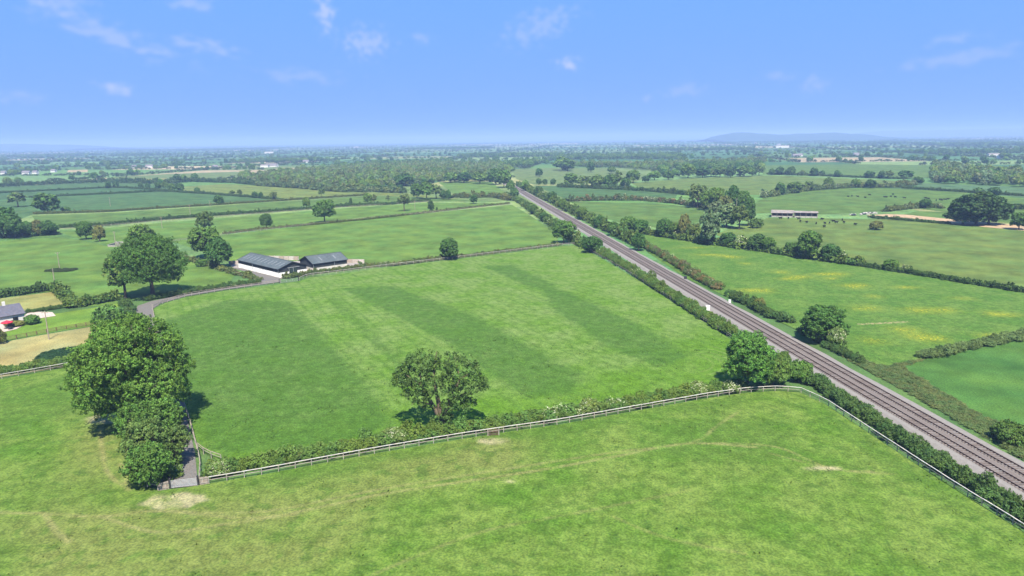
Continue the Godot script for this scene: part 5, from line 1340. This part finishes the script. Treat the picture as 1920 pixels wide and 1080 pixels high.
func split_cells(x0: float, x1: float, y0: float, y1: float, out: Array) -> void:
	var wish := 150.0 + 0.05 * maxf(y0, 0.0)
	var w := x1 - x0
	var h := y1 - y0
	if w < wish * rng.randf_range(1.3, 2.6) and h < wish * rng.randf_range(1.0, 1.9):
		out.append([x0, x1, y0, y1])
		return
	if w > h * 1.3:
		var m := lerpf(x0, x1, rng.randf_range(0.36, 0.64))
		split_cells(x0, m, y0, y1, out)
		split_cells(m, x1, y0, y1, out)
	else:
		var m := lerpf(y0, y1, rng.randf_range(0.36, 0.64))
		split_cells(x0, x1, y0, m, out)
		split_cells(x0, x1, m, y1, out)

func far_country() -> void:
	var cells := []
	split_cells(-11000, 11000, 250, 10500, cells)
	var tilt := 0.16
	var cs := cos(tilt)
	var sn := sin(tilt)
	var st := st_new()
	var tones := [[0.085, 0.165, 0.045], [0.07, 0.15, 0.05], [0.1, 0.175, 0.06], [0.06, 0.13, 0.05], [0.13, 0.19, 0.065], [0.05, 0.115, 0.045]]
	var places := [[], []]
	var colours := [[], []]
	var shrubs := []
	var shrub_cols := []
	for c in cells:
		var mid := Vector2((c[0] + c[1]) * 0.5, (c[2] + c[3]) * 0.5)
		var m := Vector2(mid.x * cs + mid.y * sn, -(mid.y * cs - mid.x * sn))
		var D := -m.y
		if D < 200.0 or absf(m.x) > D * 0.86 + 400.0: continue
		var t: Array = tones[rng.randi() % tones.size()]
		if rng.randf() < 0.08 and D > 1150.0: t = [0.34, 0.28, 0.17]
		elif rng.randf() < 0.05: t = [0.22, 0.24, 0.1]
		var k := rng.randf_range(0.8, 1.15)
		var q4 := []
		for e in [[0, 2], [1, 2], [1, 3], [0, 3]]:
			q4.append(Vector2(c[e[0]] * cs + c[e[1]] * sn, -(c[e[1]] * cs - c[e[0]] * sn)))
		for j in [0, 2, 1, 0, 3, 2]:
			st.set_normal(Vector3.UP)
			st.set_color(Color(t[0], t[1], t[2]) * (k * 2.5 * K))
			st.set_uv(q4[j] / 140.0)
			st.set_uv2(q4[j] / 37.0)
			st.add_vertex(Vector3(q4[j].x, 0.006, q4[j].y))
		if D < 880.0: continue
		# hedges and trees on two sides of the field; some fields are woods or full of scattered trees
		var wood := rng.randf() < 0.06
		var step := 6.0 + D * 0.0022
		for e in [[0, 1], [1, 2]]:
			var a: Vector2 = q4[e[0]]
			var b: Vector2 = q4[e[1]]
			var n := int(a.distance_to(b) / step)
			var lush := rng.randf_range(0.03, 0.42)
			for i in n:
				var p := a.lerp(b, (i + rng.randf()) / n) + Vector2(rng.randf_range(-2, 2), rng.randf_range(-2, 2))
				if D < 1600.0 and in_hand(p): continue
				if rng.randf() < lush:
					var s := rng.randf_range(0.55, 1.15)
					var v := rng.randi() % 2
					places[v].append(Transform3D(Basis(Vector3.UP, rng.randf() * TAU) * Basis.from_scale(Vector3(s * 1.15, s, s * 1.15)), Vector3(p.x, 0, p.y)))
					var g := rng.randf_range(0.95, 1.5)
					colours[v].append(Color(g * rng.randf_range(0.85, 1.2), g, g))
				else:
					var s := rng.randf_range(1.6, 3.2)
					shrubs.append(Transform3D(Basis(Vector3.UP, rng.randf() * TAU) * Basis.from_scale(Vector3(s * 1.7, s, s * 1.7)), Vector3(p.x, 0, p.y)))
					var g := rng.randf_range(1.0, 1.6)
					shrub_cols.append(Color(0.06 * g, 0.1 * g, 0.035 * g) * K)
		if wood and D < 6000.0:
			var count := int((c[1] - c[0]) * (c[3] - c[2]) / (110.0 + D * 0.06))
			for i in mini(count, 420):
				var f := Vector2(rng.randf(), rng.randf())
				var p: Vector2 = q4[0].lerp(q4[1], f.x).lerp(q4[3].lerp(q4[2], f.x), f.y)
				if D < 1600.0 and in_hand(p): continue
				var s := rng.randf_range(0.7, 1.2)
				var v := rng.randi() % 2
				places[v].append(Transform3D(Basis(Vector3.UP, rng.randf() * TAU) * Basis.from_scale(Vector3(s, s, s)), Vector3(p.x, 0, p.y)))
				var g := rng.randf_range(0.85, 1.3)
				colours[v].append(Color(g, g, g))
	var fm := grass(0.5, 0.5, 0.5).duplicate()
	fm.albedo_color = Color.WHITE
	fm.vertex_color_use_as_albedo = true
	tag(part("farmland", st.commit(), fm, self), "patchwork of far green fields reaching to the horizon", "farmland", "", "structure")
	var o := thing("distant_trees", "mass of far hedgerow trees and copses across the plain", "treeline", Vector3.ZERO)
	o.set_meta("kind", "stuff")
	multi("crowns", tree_set("round", 2)[0][0], places[0], colours[0], o)
	multi("crowns", tree_set("oak", 2)[1][0], places[1], colours[1], o)
	var hd := thing("distant_hedgerows", "network of far dark hedgerows across the plain", "hedgerow", Vector3.ZERO)
	hd.set_meta("kind", "stuff")
	multi("foliage", clump_far[3], shrubs, shrub_cols, hd)
	print("far trees ", places[0].size() + places[1].size(), " shrubs ", shrubs.size(), " cells ", cells.size())

func woods() -> void:
	for w in WOODS:
		var poly := outline(w[3])
		var r := bounds(poly, Vector2(-9000, -9000), Vector2(9000, 0))
		var o := thing(w[0], w[1], w[2], Vector3.ZERO)
		o.set_meta("kind", "stuff")
		var places := [[], [], []]
		var colours := [[], [], []]
		var step := 7.5
		var y := r.position.y
		while y < r.end.y:
			var x := r.position.x
			while x < r.end.x:
				var p := Vector2(x + rng.randf_range(-7, 7), y + rng.randf_range(-7, 7))
				if Geometry2D.is_point_in_polygon(p, poly):
					var s: float = w[4] / 10.0 * rng.randf_range(0.5, 1.3)
					var v := rng.randi() % 3
					var g := rng.randf_range(0.85, 1.5)
					places[v].append(Transform3D(Basis(Vector3.UP, rng.randf() * TAU) * Basis.from_scale(Vector3(s * 0.95, s, s * 0.95)), Vector3(p.x, 0, p.y)))
					colours[v].append(Color(g * rng.randf_range(0.9, 1.25), g, g))
				x += step
			y += step
		for v in 3:
			multi("crowns", [tree_set("oak", 2)[0][0], tree_set("willow", 2)[1][0], tree_set("ash", 2)[2][0]][v], places[v], colours[v], o)
		print(w[0], " ", places[0].size() * 3)

func hills() -> void:
	# the wooded hill on the right and low blue ridges, all far beyond the plain
	for g in [[6800.0, HILL, 1300.0, [0.04, 0.085, 0.04], "low wooded hill on the right horizon"],
		[12500.0, [[0.46, -0.0015], [0.52, 0.004], [0.6, 0.0045], [0.68, 0.0055], [0.76, 0.0045], [0.85, 0.004], [0.95, -0.001]], 2500.0, [0.05, 0.09, 0.06], "faint blue ridge beyond the right plain"],
		[7800.0, [[-0.86, -0.002], [-0.78, 0.003], [-0.7, 0.0035], [-0.62, 0.001], [-0.56, -0.004]], 1800.0, [0.06, 0.11, 0.05], "low hazy rise on the left horizon"]]:
		var D: float = g[0]
		var st := st_new()
		var prof: Array = g[1]
		var nx := 60
		var nz := 12
		var grid := []
		var nn := FastNoiseLite.new()
		nn.frequency = 0.004
		nn.seed = 5
		for j in nz + 1:
			var rowp := []
			for i in nx + 1:
				var f := float(i) / nx * (prof.size() - 1)
				var a := int(minf(f, prof.size() - 2))
				var x: float = lerpf(prof[a][0], prof[a + 1][0], f - a)
				var e: float = lerpf(prof[a][1], prof[a + 1][1], smoothstep(0.0, 1.0, f - a))
				var top := maxf(0.0, 50.0 + e * D)
				var s := sin(PI * clampf(float(j) / nz, 0.0, 1.0))
				var z: float = -D + g[2] * (0.5 - float(j) / nz)
				rowp.append(Vector3(x * D, top * pow(s, 0.8) + nn.get_noise_2d(x * D, z) * 7.0 * s, z))
			grid.append(rowp)
		for j in nz:
			for i in nx:
				for p in [grid[j][i], grid[j + 1][i], grid[j + 1][i + 1], grid[j][i], grid[j + 1][i + 1], grid[j][i + 1]]:
					st.set_smooth_group(0)
					var t := 0.7 + 0.6 * (nn.get_noise_2d(p.x * 1.7, p.z * 1.7) * 0.5 + 0.5)
					st.set_color(Color(g[3][0] * t, g[3][1] * t, g[3][2] * t))
					st.add_vertex(p)
		st.generate_normals()
		var m := plain("hill", 1, 1, 1, 0.95)
		m.vertex_color_use_as_albedo = true
		tag(part("hill", st.commit(), m, self), g[4], "hill", "", "structure")

# ------------------------------------------------------------------ build
func _ready() -> void:
	rng.seed = 20240611
	var cam := Camera3D.new()
	cam.name = "camera"
	add_child(cam)
	cam.position = Vector3(0, 50, 0)
	cam.basis = Basis(Vector3.RIGHT, deg_to_rad(-11.9258)) * Basis(Vector3.BACK, deg_to_rad(-0.8060))
	cam.fov = 44.4676
	cam.near = 1.0
	cam.far = 60000.0
	cam.current = true

	var sun := DirectionalLight3D.new()
	sun.name = "sun"
	add_child(sun)
	sun.light_energy = 1.6
	sun.light_color = Color(1.0, 0.965, 0.9)
	sun.light_angular_distance = 0.5
	sun.shadow_enabled = true
	var el := deg_to_rad(57.0)
	sun.basis = Basis.looking_at(Vector3(-0.14 * cos(el), -sin(el), -0.99 * cos(el)))

	var env := Environment.new()
	env.background_mode = Environment.BG_SKY
	var sm := ProceduralSkyMaterial.new()
	sm.sky_top_color = lin(0.055, 0.166, 0.39)
	sm.sky_horizon_color = lin(0.1, 0.18, 0.385)
	sm.sky_curve = 0.16
	sm.ground_bottom_color = lin(0.06, 0.1, 0.05)
	sm.ground_horizon_color = lin(0.12, 0.18, 0.2)
	sm.sun_angle_max = 1.0
	sm.sky_cover = cloud_cover()
	sm.sky_cover_modulate = Color(1, 1, 1)
	var sky := Sky.new()
	sky.sky_material = sm
	env.sky = sky
	env.tonemap_mode = Environment.TONE_MAPPER_LINEAR
	env.tonemap_exposure = 2.6
	env.fog_enabled = true
	env.fog_density = 0.00018
	env.fog_light_color = Color(0.68, 0.8, 1.0)
	env.sdfgi_enabled = true
	env.ssao_enabled = true
	env.ssil_enabled = true
	var we := WorldEnvironment.new()
	we.name = "world"
	we.environment = env
	add_child(we)

	make_tiles()
	make_materials()
	print("tiles ", Time.get_ticks_msec())
	var big := PackedVector2Array([Vector2(-30000, 1500), Vector2(30000, 1500), Vector2(30000, -26000), Vector2(-30000, -26000)])
	tag(part("ground", sheet(big, 0.0), grass(0.075, 0.145, 0.045), self), "green base ground of the whole plain", "ground", "", "structure")
	for f in FIELDS: 
		var p := outline(f[3])
		hand.append([bounds(p, Vector2(-1e9, -1e9), Vector2(1e9, 1e9)), p])
	for w in WOODS:
		var p := outline(w[3])
		hand.append([bounds(p, Vector2(-1e9, -1e9), Vector2(1e9, 1e9)), p])
	for f in FIELDS: lay(f[0], f[1], f[0], outline(f[3]), grass(f[2][0], f[2][1], f[2][2]))
	near_fields()
	print("fields ", Time.get_ticks_msec())
	lay("verge", "rough weedy railway verge between ballast and right field", "verge", outline(VERGE), grass(0.105, 0.135, 0.05))
	lay("lane", "grey gravel lane from field gate to the barns", "lane", outline(LANE), worn("gravel", 0.16, 0.15, 0.14, 0.95, 0.35))
	lay("yard", "pale concrete yard round the barns", "yard", outline(YARD), worn("yard", 0.3, 0.27, 0.25, 0.95, 0.07))
	lay("patio", "pale paved patio behind the bungalow", "patio", outline(PATIO), worn("paving", 0.5, 0.42, 0.36, 0.9, 0.2))
	lay("patio", "small round patio under the red parasol", "patio", outline(PATIO2), worn("paving", 0.5, 0.42, 0.36, 0.9, 0.2))
	lay("track", "bare tan farm track beside the beech clump", "track", outline(FARM_TRACK), worn("soil", 0.42, 0.3, 0.18, 0.95, 0.03))
	hills()
	railway()
	make_clumps()
	print("clumps ", Time.get_ticks_msec())
	far_country()
	woods()
	print("far ", Time.get_ticks_msec())
	for h in HEDGES: hedge(h)
	print("hedges ", Time.get_ticks_msec())
	for i in TREES.size(): plant_tree(TREES[i], i)
	print("trees ", Time.get_ticks_msec())
	buildings()
	for f in FENCES: fence(f)
	field_gate("galvanised seven-bar gate closing the lane at front field", GATE_A, GATE_B, 1.25)
	board_panel("timber board panel on the left of the field gate", PANEL_A, GATE_A - (GATE_A - PANEL_A).normalized() * 0.2)
	board_panel("timber board panel on the right of the field gate", GATE_B + (PANEL_B - GATE_B).normalized() * 0.2, PANEL_B)
	field_gate("small galvanised gate in front of the barn doors", BGATE_A, BGATE_B, 1.2)
	for i in POLES.size(): pole(POLES[i], i)
	cattle()
	small_things()
	print("done ", Time.get_ticks_msec())

func make_materials() -> void:
	leaf_mat = StandardMaterial3D.new()
	leaf_mat.resource_name = "leaves"
	leaf_mat.vertex_color_use_as_albedo = true
	leaf_mat.roughness = 0.65
	leaf_mat.metallic_specular = 0.3
	leaf_mat.backlight_enabled = true
	leaf_mat.backlight = Color(0.5, 0.56, 0.3)
	leaf_mat.cull_mode = BaseMaterial3D.CULL_DISABLED
	var t := [[1.0, 1.0, 1.0], [0.88, 0.95, 0.95], [1.12, 1.06, 0.95], [0.95, 0.9, 0.9], [1.08, 1.12, 1.0]]
	for i in 5:
		var m: StandardMaterial3D = leaf_mat.duplicate()
		m.albedo_color = lin(t[i][0], t[i][1], t[i][2])
		mats["leaf %d" % i] = m
	bark_mat = worn("bark", 0.12, 0.095, 0.07, 0.95, 0.6)
	worn("pale bark", 0.19, 0.145, 0.1, 0.95, 0.6)
	plain("blossom", 0.72, 0.76, 0.5, 0.9)
	plain("pink blossom", 0.55, 0.34, 0.25, 0.9)
	worn("white timber", 0.56, 0.54, 0.49, 0.85, 0.15)
	worn("grey timber", 0.36, 0.33, 0.28, 0.9, 0.2)
	worn("brown timber", 0.17, 0.11, 0.075, 0.9, 0.2)
	worn("dark timber", 0.05, 0.05, 0.055, 0.8, 0.2)
	worn("pole timber", 0.36, 0.31, 0.25, 0.9, 0.3)
	for i in 3: worn("larch %d" % i, 0.3 + 0.05 * i, 0.245 + 0.05 * i, 0.2 + 0.05 * i, 0.9, 0.4)
	plain("galvanised", 0.5, 0.53, 0.55, 0.45, 0.3)
	plain("porcelain", 0.5, 0.48, 0.45, 0.3)
	worn("lime wash", 1.1, 1.08, 1.05, 0.9, 0.06)
	worn("old lime wash", 0.68, 0.64, 0.58, 0.9, 0.09)
	worn("dark cladding", 0.045, 0.052, 0.055, 0.6, 0.25)
	worn("door green", 0.035, 0.055, 0.045, 0.6, 0.25)
	for i in 3: worn("slate sheet %d" % i, 0.085 + 0.01 * i, 0.105 + 0.01 * i, 0.11 + 0.01 * i, 0.6, 0.12)
	worn("house slate", 0.12, 0.12, 0.155, 0.7, 0.15)
	worn("roof light", 0.2, 0.22, 0.23, 0.4, 0.3)
	plain("pale metal", 0.45, 0.47, 0.48, 0.5, 0.3)
	plain("dark metal", 0.04, 0.045, 0.05, 0.5)
	worn("rail steel", 0.085, 0.055, 0.045, 0.6, 0.4)
	for i in 3: worn("sleeper %d" % i, 0.15 + 0.035 * i, 0.125 + 0.035 * i, 0.115 + 0.035 * i, 0.95, 0.3)
	worn("concrete", 0.42, 0.4, 0.37, 0.95, 0.1)
	plain("white paint", 1.1, 1.1, 1.08, 0.5)
	plain("window glass", 0.02, 0.025, 0.03, 0.12)
	worn("grey sheet", 0.27, 0.235, 0.22, 0.85, 0.05)
	for i in 3: worn("rust panel %d" % i, 0.42 + 0.08 * i, 0.34 + 0.09 * i, 0.28 + 0.1 * i, 0.95, 0.3)
	worn("stone", 0.36, 0.34, 0.3, 0.95, 0.2)
	plain("red canvas", 0.6, 0.03, 0.06, 0.8)
	plain("cow hide", 0.012, 0.011, 0.012, 0.6)
	plain("far wall", 0.72, 0.7, 0.68, 0.9)
	plain("far roof", 0.2, 0.18, 0.19, 0.8)

func cloud_cover() -> ImageTexture:
	var w := 2048
	var h := 1024
	var im := Image.create(w, h, false, Image.FORMAT_RGBA8)
	im.fill(Color(1, 1, 1, 0))
	var n := FastNoiseLite.new()
	n.frequency = 0.35
	n.fractal_octaves = 5
	n.seed = 9
	var list := CLOUDS.duplicate()
	for i in 60:   # the same scattered wisps go on all round the sky
		var az := rng.randf_range(50.0, 310.0)
		list.append([az, rng.randf_range(3.0, 50.0), rng.randf_range(0.6, 4.0), rng.randf_range(0.3, 1.3), rng.randf_range(-0.3, 0.3), rng.randf_range(0.2, 0.7)])
	for c in list:
		var px := 360.0 / w
		var x0 := int((c[0] - c[2] * 1.8) / px)
		var x1 := int((c[0] + c[2] * 1.8) / px)
		var y0 := int((90.0 - c[1] - c[3] * 2.4 - c[2] * absf(c[4]) * 1.5) / px)
		var y1 := int((90.0 - c[1] + c[3] * 2.4 + c[2] * absf(c[4]) * 1.5) / px)
		for y in range(maxi(0, y0), mini(h, y1 + 1)):
			for x in range(x0, x1 + 1):
				var az := x * px
				var al := 90.0 - y * px
				var dx: float = (az - c[0]) / c[2]
				var dy: float = (al - c[1] - (az - c[0]) * c[4]) / c[3]
				var e := 1.0 - sqrt(dx * dx + dy * dy) * 0.75
				var s: float = 1.0 + clampf(c[2] / c[3] - 1.6, 0.0, 3.0) * 0.5
				var k := clampf((e + n.get_noise_2d(az * 4.0 / s + c[0], al * 4.0) * 0.85 - 0.12) * 1.4, 0.0, 1.0)
				k *= k * c[5] * clampf(1.35 - sqrt(dx * dx + dy * dy) * 0.7, 0.0, 1.0)
				if k > 0.004:
					var xx := posmod(x, w)
					var old := im.get_pixel(xx, y).a
					im.set_pixel(xx, y, Color(0.43, 0.34, 0.24, minf(1.0, old + k)))
	return ImageTexture.create_from_image(im)

func buildings() -> void:
	var u := (BARN_L - BARN_F).normalized()
	var v := (BARN_R - BARN_F)
	v = (v - u * v.dot(u)).normalized()
	barn("long white-walled barn with dark roof and sliding doors", BARN_F, u, 33.4, v, 11.6, 1.85, 3.3, 5.4, 11, true, false)
	u = (SHED_B - SHED_A).normalized()
	v = Vector3(u.z, 0, -u.x)
	if v.z > 0: v = -v
	barn("shorter dark-clad shed with stained wall behind long barn", SHED_A, u, SHED_A.distance_to(SHED_B), v, 11.5, 1.7, 3.4, 5.7, 2, false, true)
	# concrete yard walls behind the barns
	for w in [[WALL_A, WALL_B, "stained concrete wall panels between the two barns"], [WALL_C, WALL_D, "stained concrete wall panels right of the shed"], [STACK_A, STACK_B, "timber-faced pen wall left of the long barn"]]:
		var a: Vector3 = w[0]
		var b: Vector3 = w[1]
		var o := thing("yard_wall", w[2], "wall", a)
		var n := maxi(2, int(a.distance_to(b) / 2.2))
		for k in n:
			var st := st_new()
			var p: Vector3 = (b - a) * (k + 0.02) / n
			var q0: Vector3 = (b - a) * (k + 0.98) / n
			bar(st, p + Vector3.UP * 0.85, q0 + Vector3.UP * 0.85, 0.18, 1.7)
			part("panel", st.commit(), mats["rust panel %d" % (k % 3)] if mats.has("rust panel 0") else mats["concrete"], o)
		for k in n + 1:
			var st := st_new()
			box(st, (b - a) * k / n + Vector3.UP * 0.92, Vector3(0.26, 1.85, 0.26))
			part("post", st.commit(), mats["stone"], o)
	# bungalow at the left edge
	var c := HOUSE_R
	u = (HOUSE_L - HOUSE_R).normalized()
	v = Vector3(-u.z, 0, u.x)
	if v.z > 0: v = -v
	var mid := c + u * 9.0 + v * 4.0
	var turn := atan2(u.z, -u.x)
	var hs := house("bungalow", "white bungalow with blue-grey slate roof at left edge", mid, turn, 18.0, 8.0, 2.9, 5.1, mats["far wall"], mats["house slate"], true)
	hs.set_meta("category", "house")
	# parasol
	var o := thing("parasol", "open red parasol on the small garden patio", "parasol", PARASOL)
	var st := st_new()
	tube(st, Vector3(0, 0, 0), Vector3(0, 2.5, 0), 0.03, 0.03, 6)
	part("pole", st.commit(), mats["pale metal"], o)
	st = st_new()
	for k in 8:
		var a := TAU * k / 8
		var b := TAU * (k + 1) / 8
		tri(st, Vector3(0, 2.55, 0), Vector3(cos(a) * 1.5, 2.0, sin(a) * 1.5), Vector3(cos(b) * 1.5, 2.0, sin(b) * 1.5))
		quad(st, Vector3(cos(a) * 1.5, 2.0, sin(a) * 1.5), Vector3(cos(a) * 1.5, 1.82, sin(a) * 1.5), Vector3(cos(b) * 1.5, 1.82, sin(b) * 1.5), Vector3(cos(b) * 1.5, 2.0, sin(b) * 1.5))
	part("canopy", st.commit(), mats["red canvas"], o)
	st = st_new()
	tube(st, Vector3.ZERO, Vector3(0, 0.1, 0), 0.3, 0.28, 10)
	part("base", st.commit(), mats["concrete"], o)
	# table under it
	o = thing("garden_table", "dark round garden table beside the red parasol", "table", PARASOL + Vector3(1.2, 0, 0.8))
	st = st_new()
	tube(st, Vector3(0, 0.7, 0), Vector3(0, 0.74, 0), 0.7, 0.7, 12)
	part("top", st.commit(), mats["dark metal"], o)
	for k in 4:
		st = st_new()
		var a := TAU * k / 4
		tube(st, Vector3(cos(a) * 0.5, 0, sin(a) * 0.5), Vector3(cos(a) * 0.4, 0.7, sin(a) * 0.4), 0.03, 0.03, 5)
		part("leg", st.commit(), mats["dark metal"], o)
	# grey cattle sheds far right
	for s in [[FSHED_A, FSHED_B, 10.0, 2.6, 4.0, "brown-grey low cattle shed beside the cattle pasture, left one"], [FSHED_C, FSHED_D, 7.0, 3.0, 3.8, "grey open-fronted cattle shed beside the cattle pasture, right one"]]:
		var a: Vector3 = s[0]
		var b: Vector3 = s[1]
		var uu := (b - a).normalized()
		var back := Vector3(uu.z, 0, -uu.x)
		var m: Vector3 = (a + b) * 0.5 + back * s[2] * 0.5
		var wide: float = a.distance_to(b)
		var deep: float = s[2]
		var eave: float = s[3]
		o = thing("cattle_shed", s[5], "shed", m, atan2(-uu.z, uu.x))
		part("back_wall", box_mesh(Vector3(wide, eave, 0.2), Vector3(0, eave * 0.5, -deep * 0.5)), mats["grey sheet"], o)
		for e in [-1.0, 1.0]:
			part("side_wall", box_mesh(Vector3(0.2, eave, deep - 0.2), Vector3(e * (wide * 0.5 - 0.1), eave * 0.5, 0.1)), mats["grey sheet"], o)
		part("feed_wall", box_mesh(Vector3(wide - 0.4, eave * 0.34, 0.2), Vector3(0, eave * 0.17, deep * 0.5 - 0.1)), mats["concrete"], o)
		for k in 5:
			part("post", box_mesh(Vector3(0.22, eave, 0.22), Vector3((k - 2) * (wide - 0.6) * 0.25, eave * 0.5, deep * 0.5 + 0.13)), mats["grey timber"], o)
		for e in [-1.0, 1.0]:
			st = st_new()
			slab(st, Vector3(-wide * 0.5 - 0.3, eave + 0.02, e * (deep * 0.5 + 0.5)), Vector3(-wide * 0.5 - 0.3, s[4], 0), Vector3(wide * 0.5 + 0.3, s[4], 0), Vector3(wide * 0.5 + 0.3, eave + 0.02, e * (deep * 0.5 + 0.5)), 0.12)
			part("roof_slope", st.commit(), mats["grey sheet"], o)
	# far houses, each standing alone
	for d in HOUSES:
		var k: int = d[5]
		var eave: float = [3.4, 5.0, 9.0][k] * (1.0 if d[3] < 30.0 else 1.6)
		house("house" if k == 0 else "farm_building", d[0], Vector3(d[1], 0, d[2]), rng.randf_range(-0.25, 0.25), d[3], d[4], eave, eave + d[4] * (0.42 if k == 0 else 0.14), mats["far wall"], mats["far roof"] if k == 0 else mats["grey sheet"], false)

func cattle() -> void:
	var mesh := cow_mesh()
	for i in COWS.size():
		var c: Array = COWS[i]
		var nth: String = ORDER[i if c[2] == 0 else i - COWS_FRONT]
		var lab := "black cow, %s from left in pasture before the grey sheds" % nth if c[2] == 0 else "black cow, %s from left in emerald pasture behind sheds" % nth
		var o := thing("cow", lab, "cow", Vector3(c[0], 0, c[1]), rng.randf() * TAU, "cattle before the grey sheds" if c[2] == 0 else "cattle in the emerald pasture")
		part("body", mesh, mats["cow hide"], o)

func small_things() -> void:
	# rubble heap by the sheds
	var o := thing("rubble_bank", "long pale bank of rubble and silage wrap by sheds", "rubble", RUBBLE_A)
	var e := RUBBLE_B - RUBBLE_A
	for k in 26:
		var st := st_new()
		var f := rng.randf()
		var s := rng.randf_range(0.7, 1.6)
		box(st, e * f + Vector3(rng.randf_range(-1, 1), s * 0.3, rng.randf_range(-2.5, 2.5)), Vector3(s * 1.6, s * 0.8, s), Basis.from_euler(Vector3(rng.randf() * 0.4, rng.randf() * TAU, rng.randf() * 0.3)))
		part("block", st.commit(), mats["concrete"] if k % 4 else mats["dark metal"], o)
	# stone enclosure on the left
	o = thing("stone_enclosure", "small grey stone enclosure beside a power pole", "enclosure", RUIN_A)
	e = RUIN_B - RUIN_A
	var back := Vector3(e.z, 0, -e.x).normalized() * 7.0
	for s in [[Vector3.ZERO, e, 0.8], [back, e + back, 1.7], [Vector3.ZERO, back, 1.2], [e, e + back, 1.4]]:
		var st := st_new()
		bar(st, s[0] + Vector3.UP * s[2] * 0.5, s[1] + Vector3.UP * s[2] * 0.5, 0.4, s[2])
		part("wall", st.commit(), mats["stone"], o)
	# plank lying at the field edge, wooden hurdle in the front fence
	o = thing("concrete_kerb", "pale concrete slab lying along the mown field edge", "slab", PLANK_A)
	var st := st_new()
	bar(st, Vector3(0, 0.14, 0), PLANK_B - PLANK_A + Vector3(0, 0.14, 0), 0.5, 0.28)
	part("slab", st.commit(), mats["concrete"], o)
	o = thing("hurdle", "small wooden hurdle set in the white front fence", "hurdle", HURDLE, 0.12)
	for y in [0.25, 0.55, 0.85, 1.15]:
		part("rail", box_mesh(Vector3(1.9, 0.1, 0.05), Vector3(0, y, 0.16)), mats["brown timber"], o)
	for x in [-0.95, 0.95]:
		part("post", box_mesh(Vector3(0.14, 1.4, 0.14), Vector3(x, 0.65, 0.16)), mats["grey timber"], o)
	# nettle patch in the hay plot, scrub clump round the pasture poles
	for s in [[REED, 9.5, 6.0, 0.9, [0.03, 0.085, 0.03], "nettle_patch", "dark green nettle patch in the dry hay plot", 420], [CLUMP, 6.0, 3.0, 0.8, [0.06, 0.09, 0.03], "bramble_patch", "low scrub patch round the pasture power poles", 70]]:
		o = thing(s[5], s[6], "weeds", s[0])
		var places := []
		var cols := []
		for k in s[7]:
			var a := rng.randf() * TAU
			var r := sqrt(rng.randf())
			var sc := rng.randf_range(0.7, 1.1)
			places.append(Transform3D(Basis(Vector3.UP, rng.randf() * TAU) * Basis.from_scale(Vector3(sc, s[3] * sc / 1.6, sc)), Vector3(cos(a) * r * s[1], 0, sin(a) * r * s[2])))
			var g := rng.randf_range(0.8, 1.2)
			cols.append(Color(s[4][0] * g, s[4][1] * g, s[4][2] * g) * K)
		multi("foliage", clump_near[0], places, cols, o)
	# weeds along the railway verge
	var vp := outline(VERGE)
	var vb := bounds(vp, Vector2(-999, -999), Vector2(999, 0))
	o = thing("verge_weeds", "tall rough weeds on the railway verge at right", "weeds", Vector3.ZERO)
	o.set_meta("kind", "stuff")
	var pl := []
	var co := []
	for k in 5200:
		var p := vb.position + Vector2(rng.randf(), rng.randf()) * vb.size
		if not Geometry2D.is_point_in_polygon(p, vp): continue
		var sc := rng.randf_range(0.4, 0.9)
		pl.append(Transform3D(Basis(Vector3.UP, rng.randf() * TAU) * Basis.from_scale(Vector3(sc, sc * rng.randf_range(0.15, 0.5), sc)), Vector3(p.x, 0, p.y)))
		var g := rng.randf_range(0.75, 1.25)
		co.append(Color(0.135 * g * rng.randf_range(0.8, 1.25), 0.195 * g, 0.06 * g) * K)
	multi("foliage", clump_near[1], pl, co, o)
	tufts(FRONT, Rect2(-92, -160, 175, 88), 46000, [0.088, 0.165, 0.024], "grass_tufts", "uneven grass tufts across the front pasture")
	tufts(MAIN, Rect2(-75, -175, 130, 65), 20000, [0.075, 0.15, 0.02], "grass_tufts", "short grass tufts in the near mown field")

func tufts(outl: Array, area: Rect2, count: int, tone: Array, called: String, label: String) -> void:
	var st := st_new()
	for k in 9:
		var a := rng.randf() * TAU
		var r := sqrt(rng.randf()) * 0.3
		var p := Vector3(cos(a) * r, 0, sin(a) * r)
		var u := Vector3(rng.randf_range(-0.5, 0.5), 1.0, rng.randf_range(-0.5, 0.5)).normalized()
		var x := u.cross(rdir()).normalized() * 0.07
		var n := (Vector3.UP * 1.2 + rdir() * 0.6).normalized()
		for v in [p - x, p + u * rng.randf_range(0.14, 0.3), p + x]:
			st.set_normal(n)
			st.set_color(Color.WHITE)
			st.add_vertex(v)
	var mesh := st.commit()
	mesh.surface_set_material(0, leaf_mat)
	var poly := outline(outl)
	var patch := FastNoiseLite.new()
	patch.frequency = 0.09
	patch.seed = 77
	patch.fractal_octaves = 3
	var places := []
	var cols := []
	for k in count:
		var p := area.position + Vector2(rng.randf(), rng.randf()) * area.size
		var n := patch.get_noise_2dv(p)
		if rng.randf() > 0.45 + n * 1.3 or not Geometry2D.is_point_in_polygon(p, poly): continue
		var s := rng.randf_range(0.5, 1.2)
		var g := rng.randf_range(0.75, 1.25)
		if n > 0.2 and rng.randf() < 0.35:
			s *= 1.5
			g *= 0.86
		places.append(Transform3D(Basis(Vector3.UP, rng.randf() * TAU) * Basis.from_scale(Vector3(s, s * rng.randf_range(0.5, 1.0), s)), Vector3(p.x, 0.0, p.y)))
		cols.append(Color(tone[0] * g * rng.randf_range(0.8, 1.25), tone[1] * g, tone[2] * g) * K)
	var o := multi(called, mesh, places, cols, self)
	tag(o, label, "grass", "", "stuff")
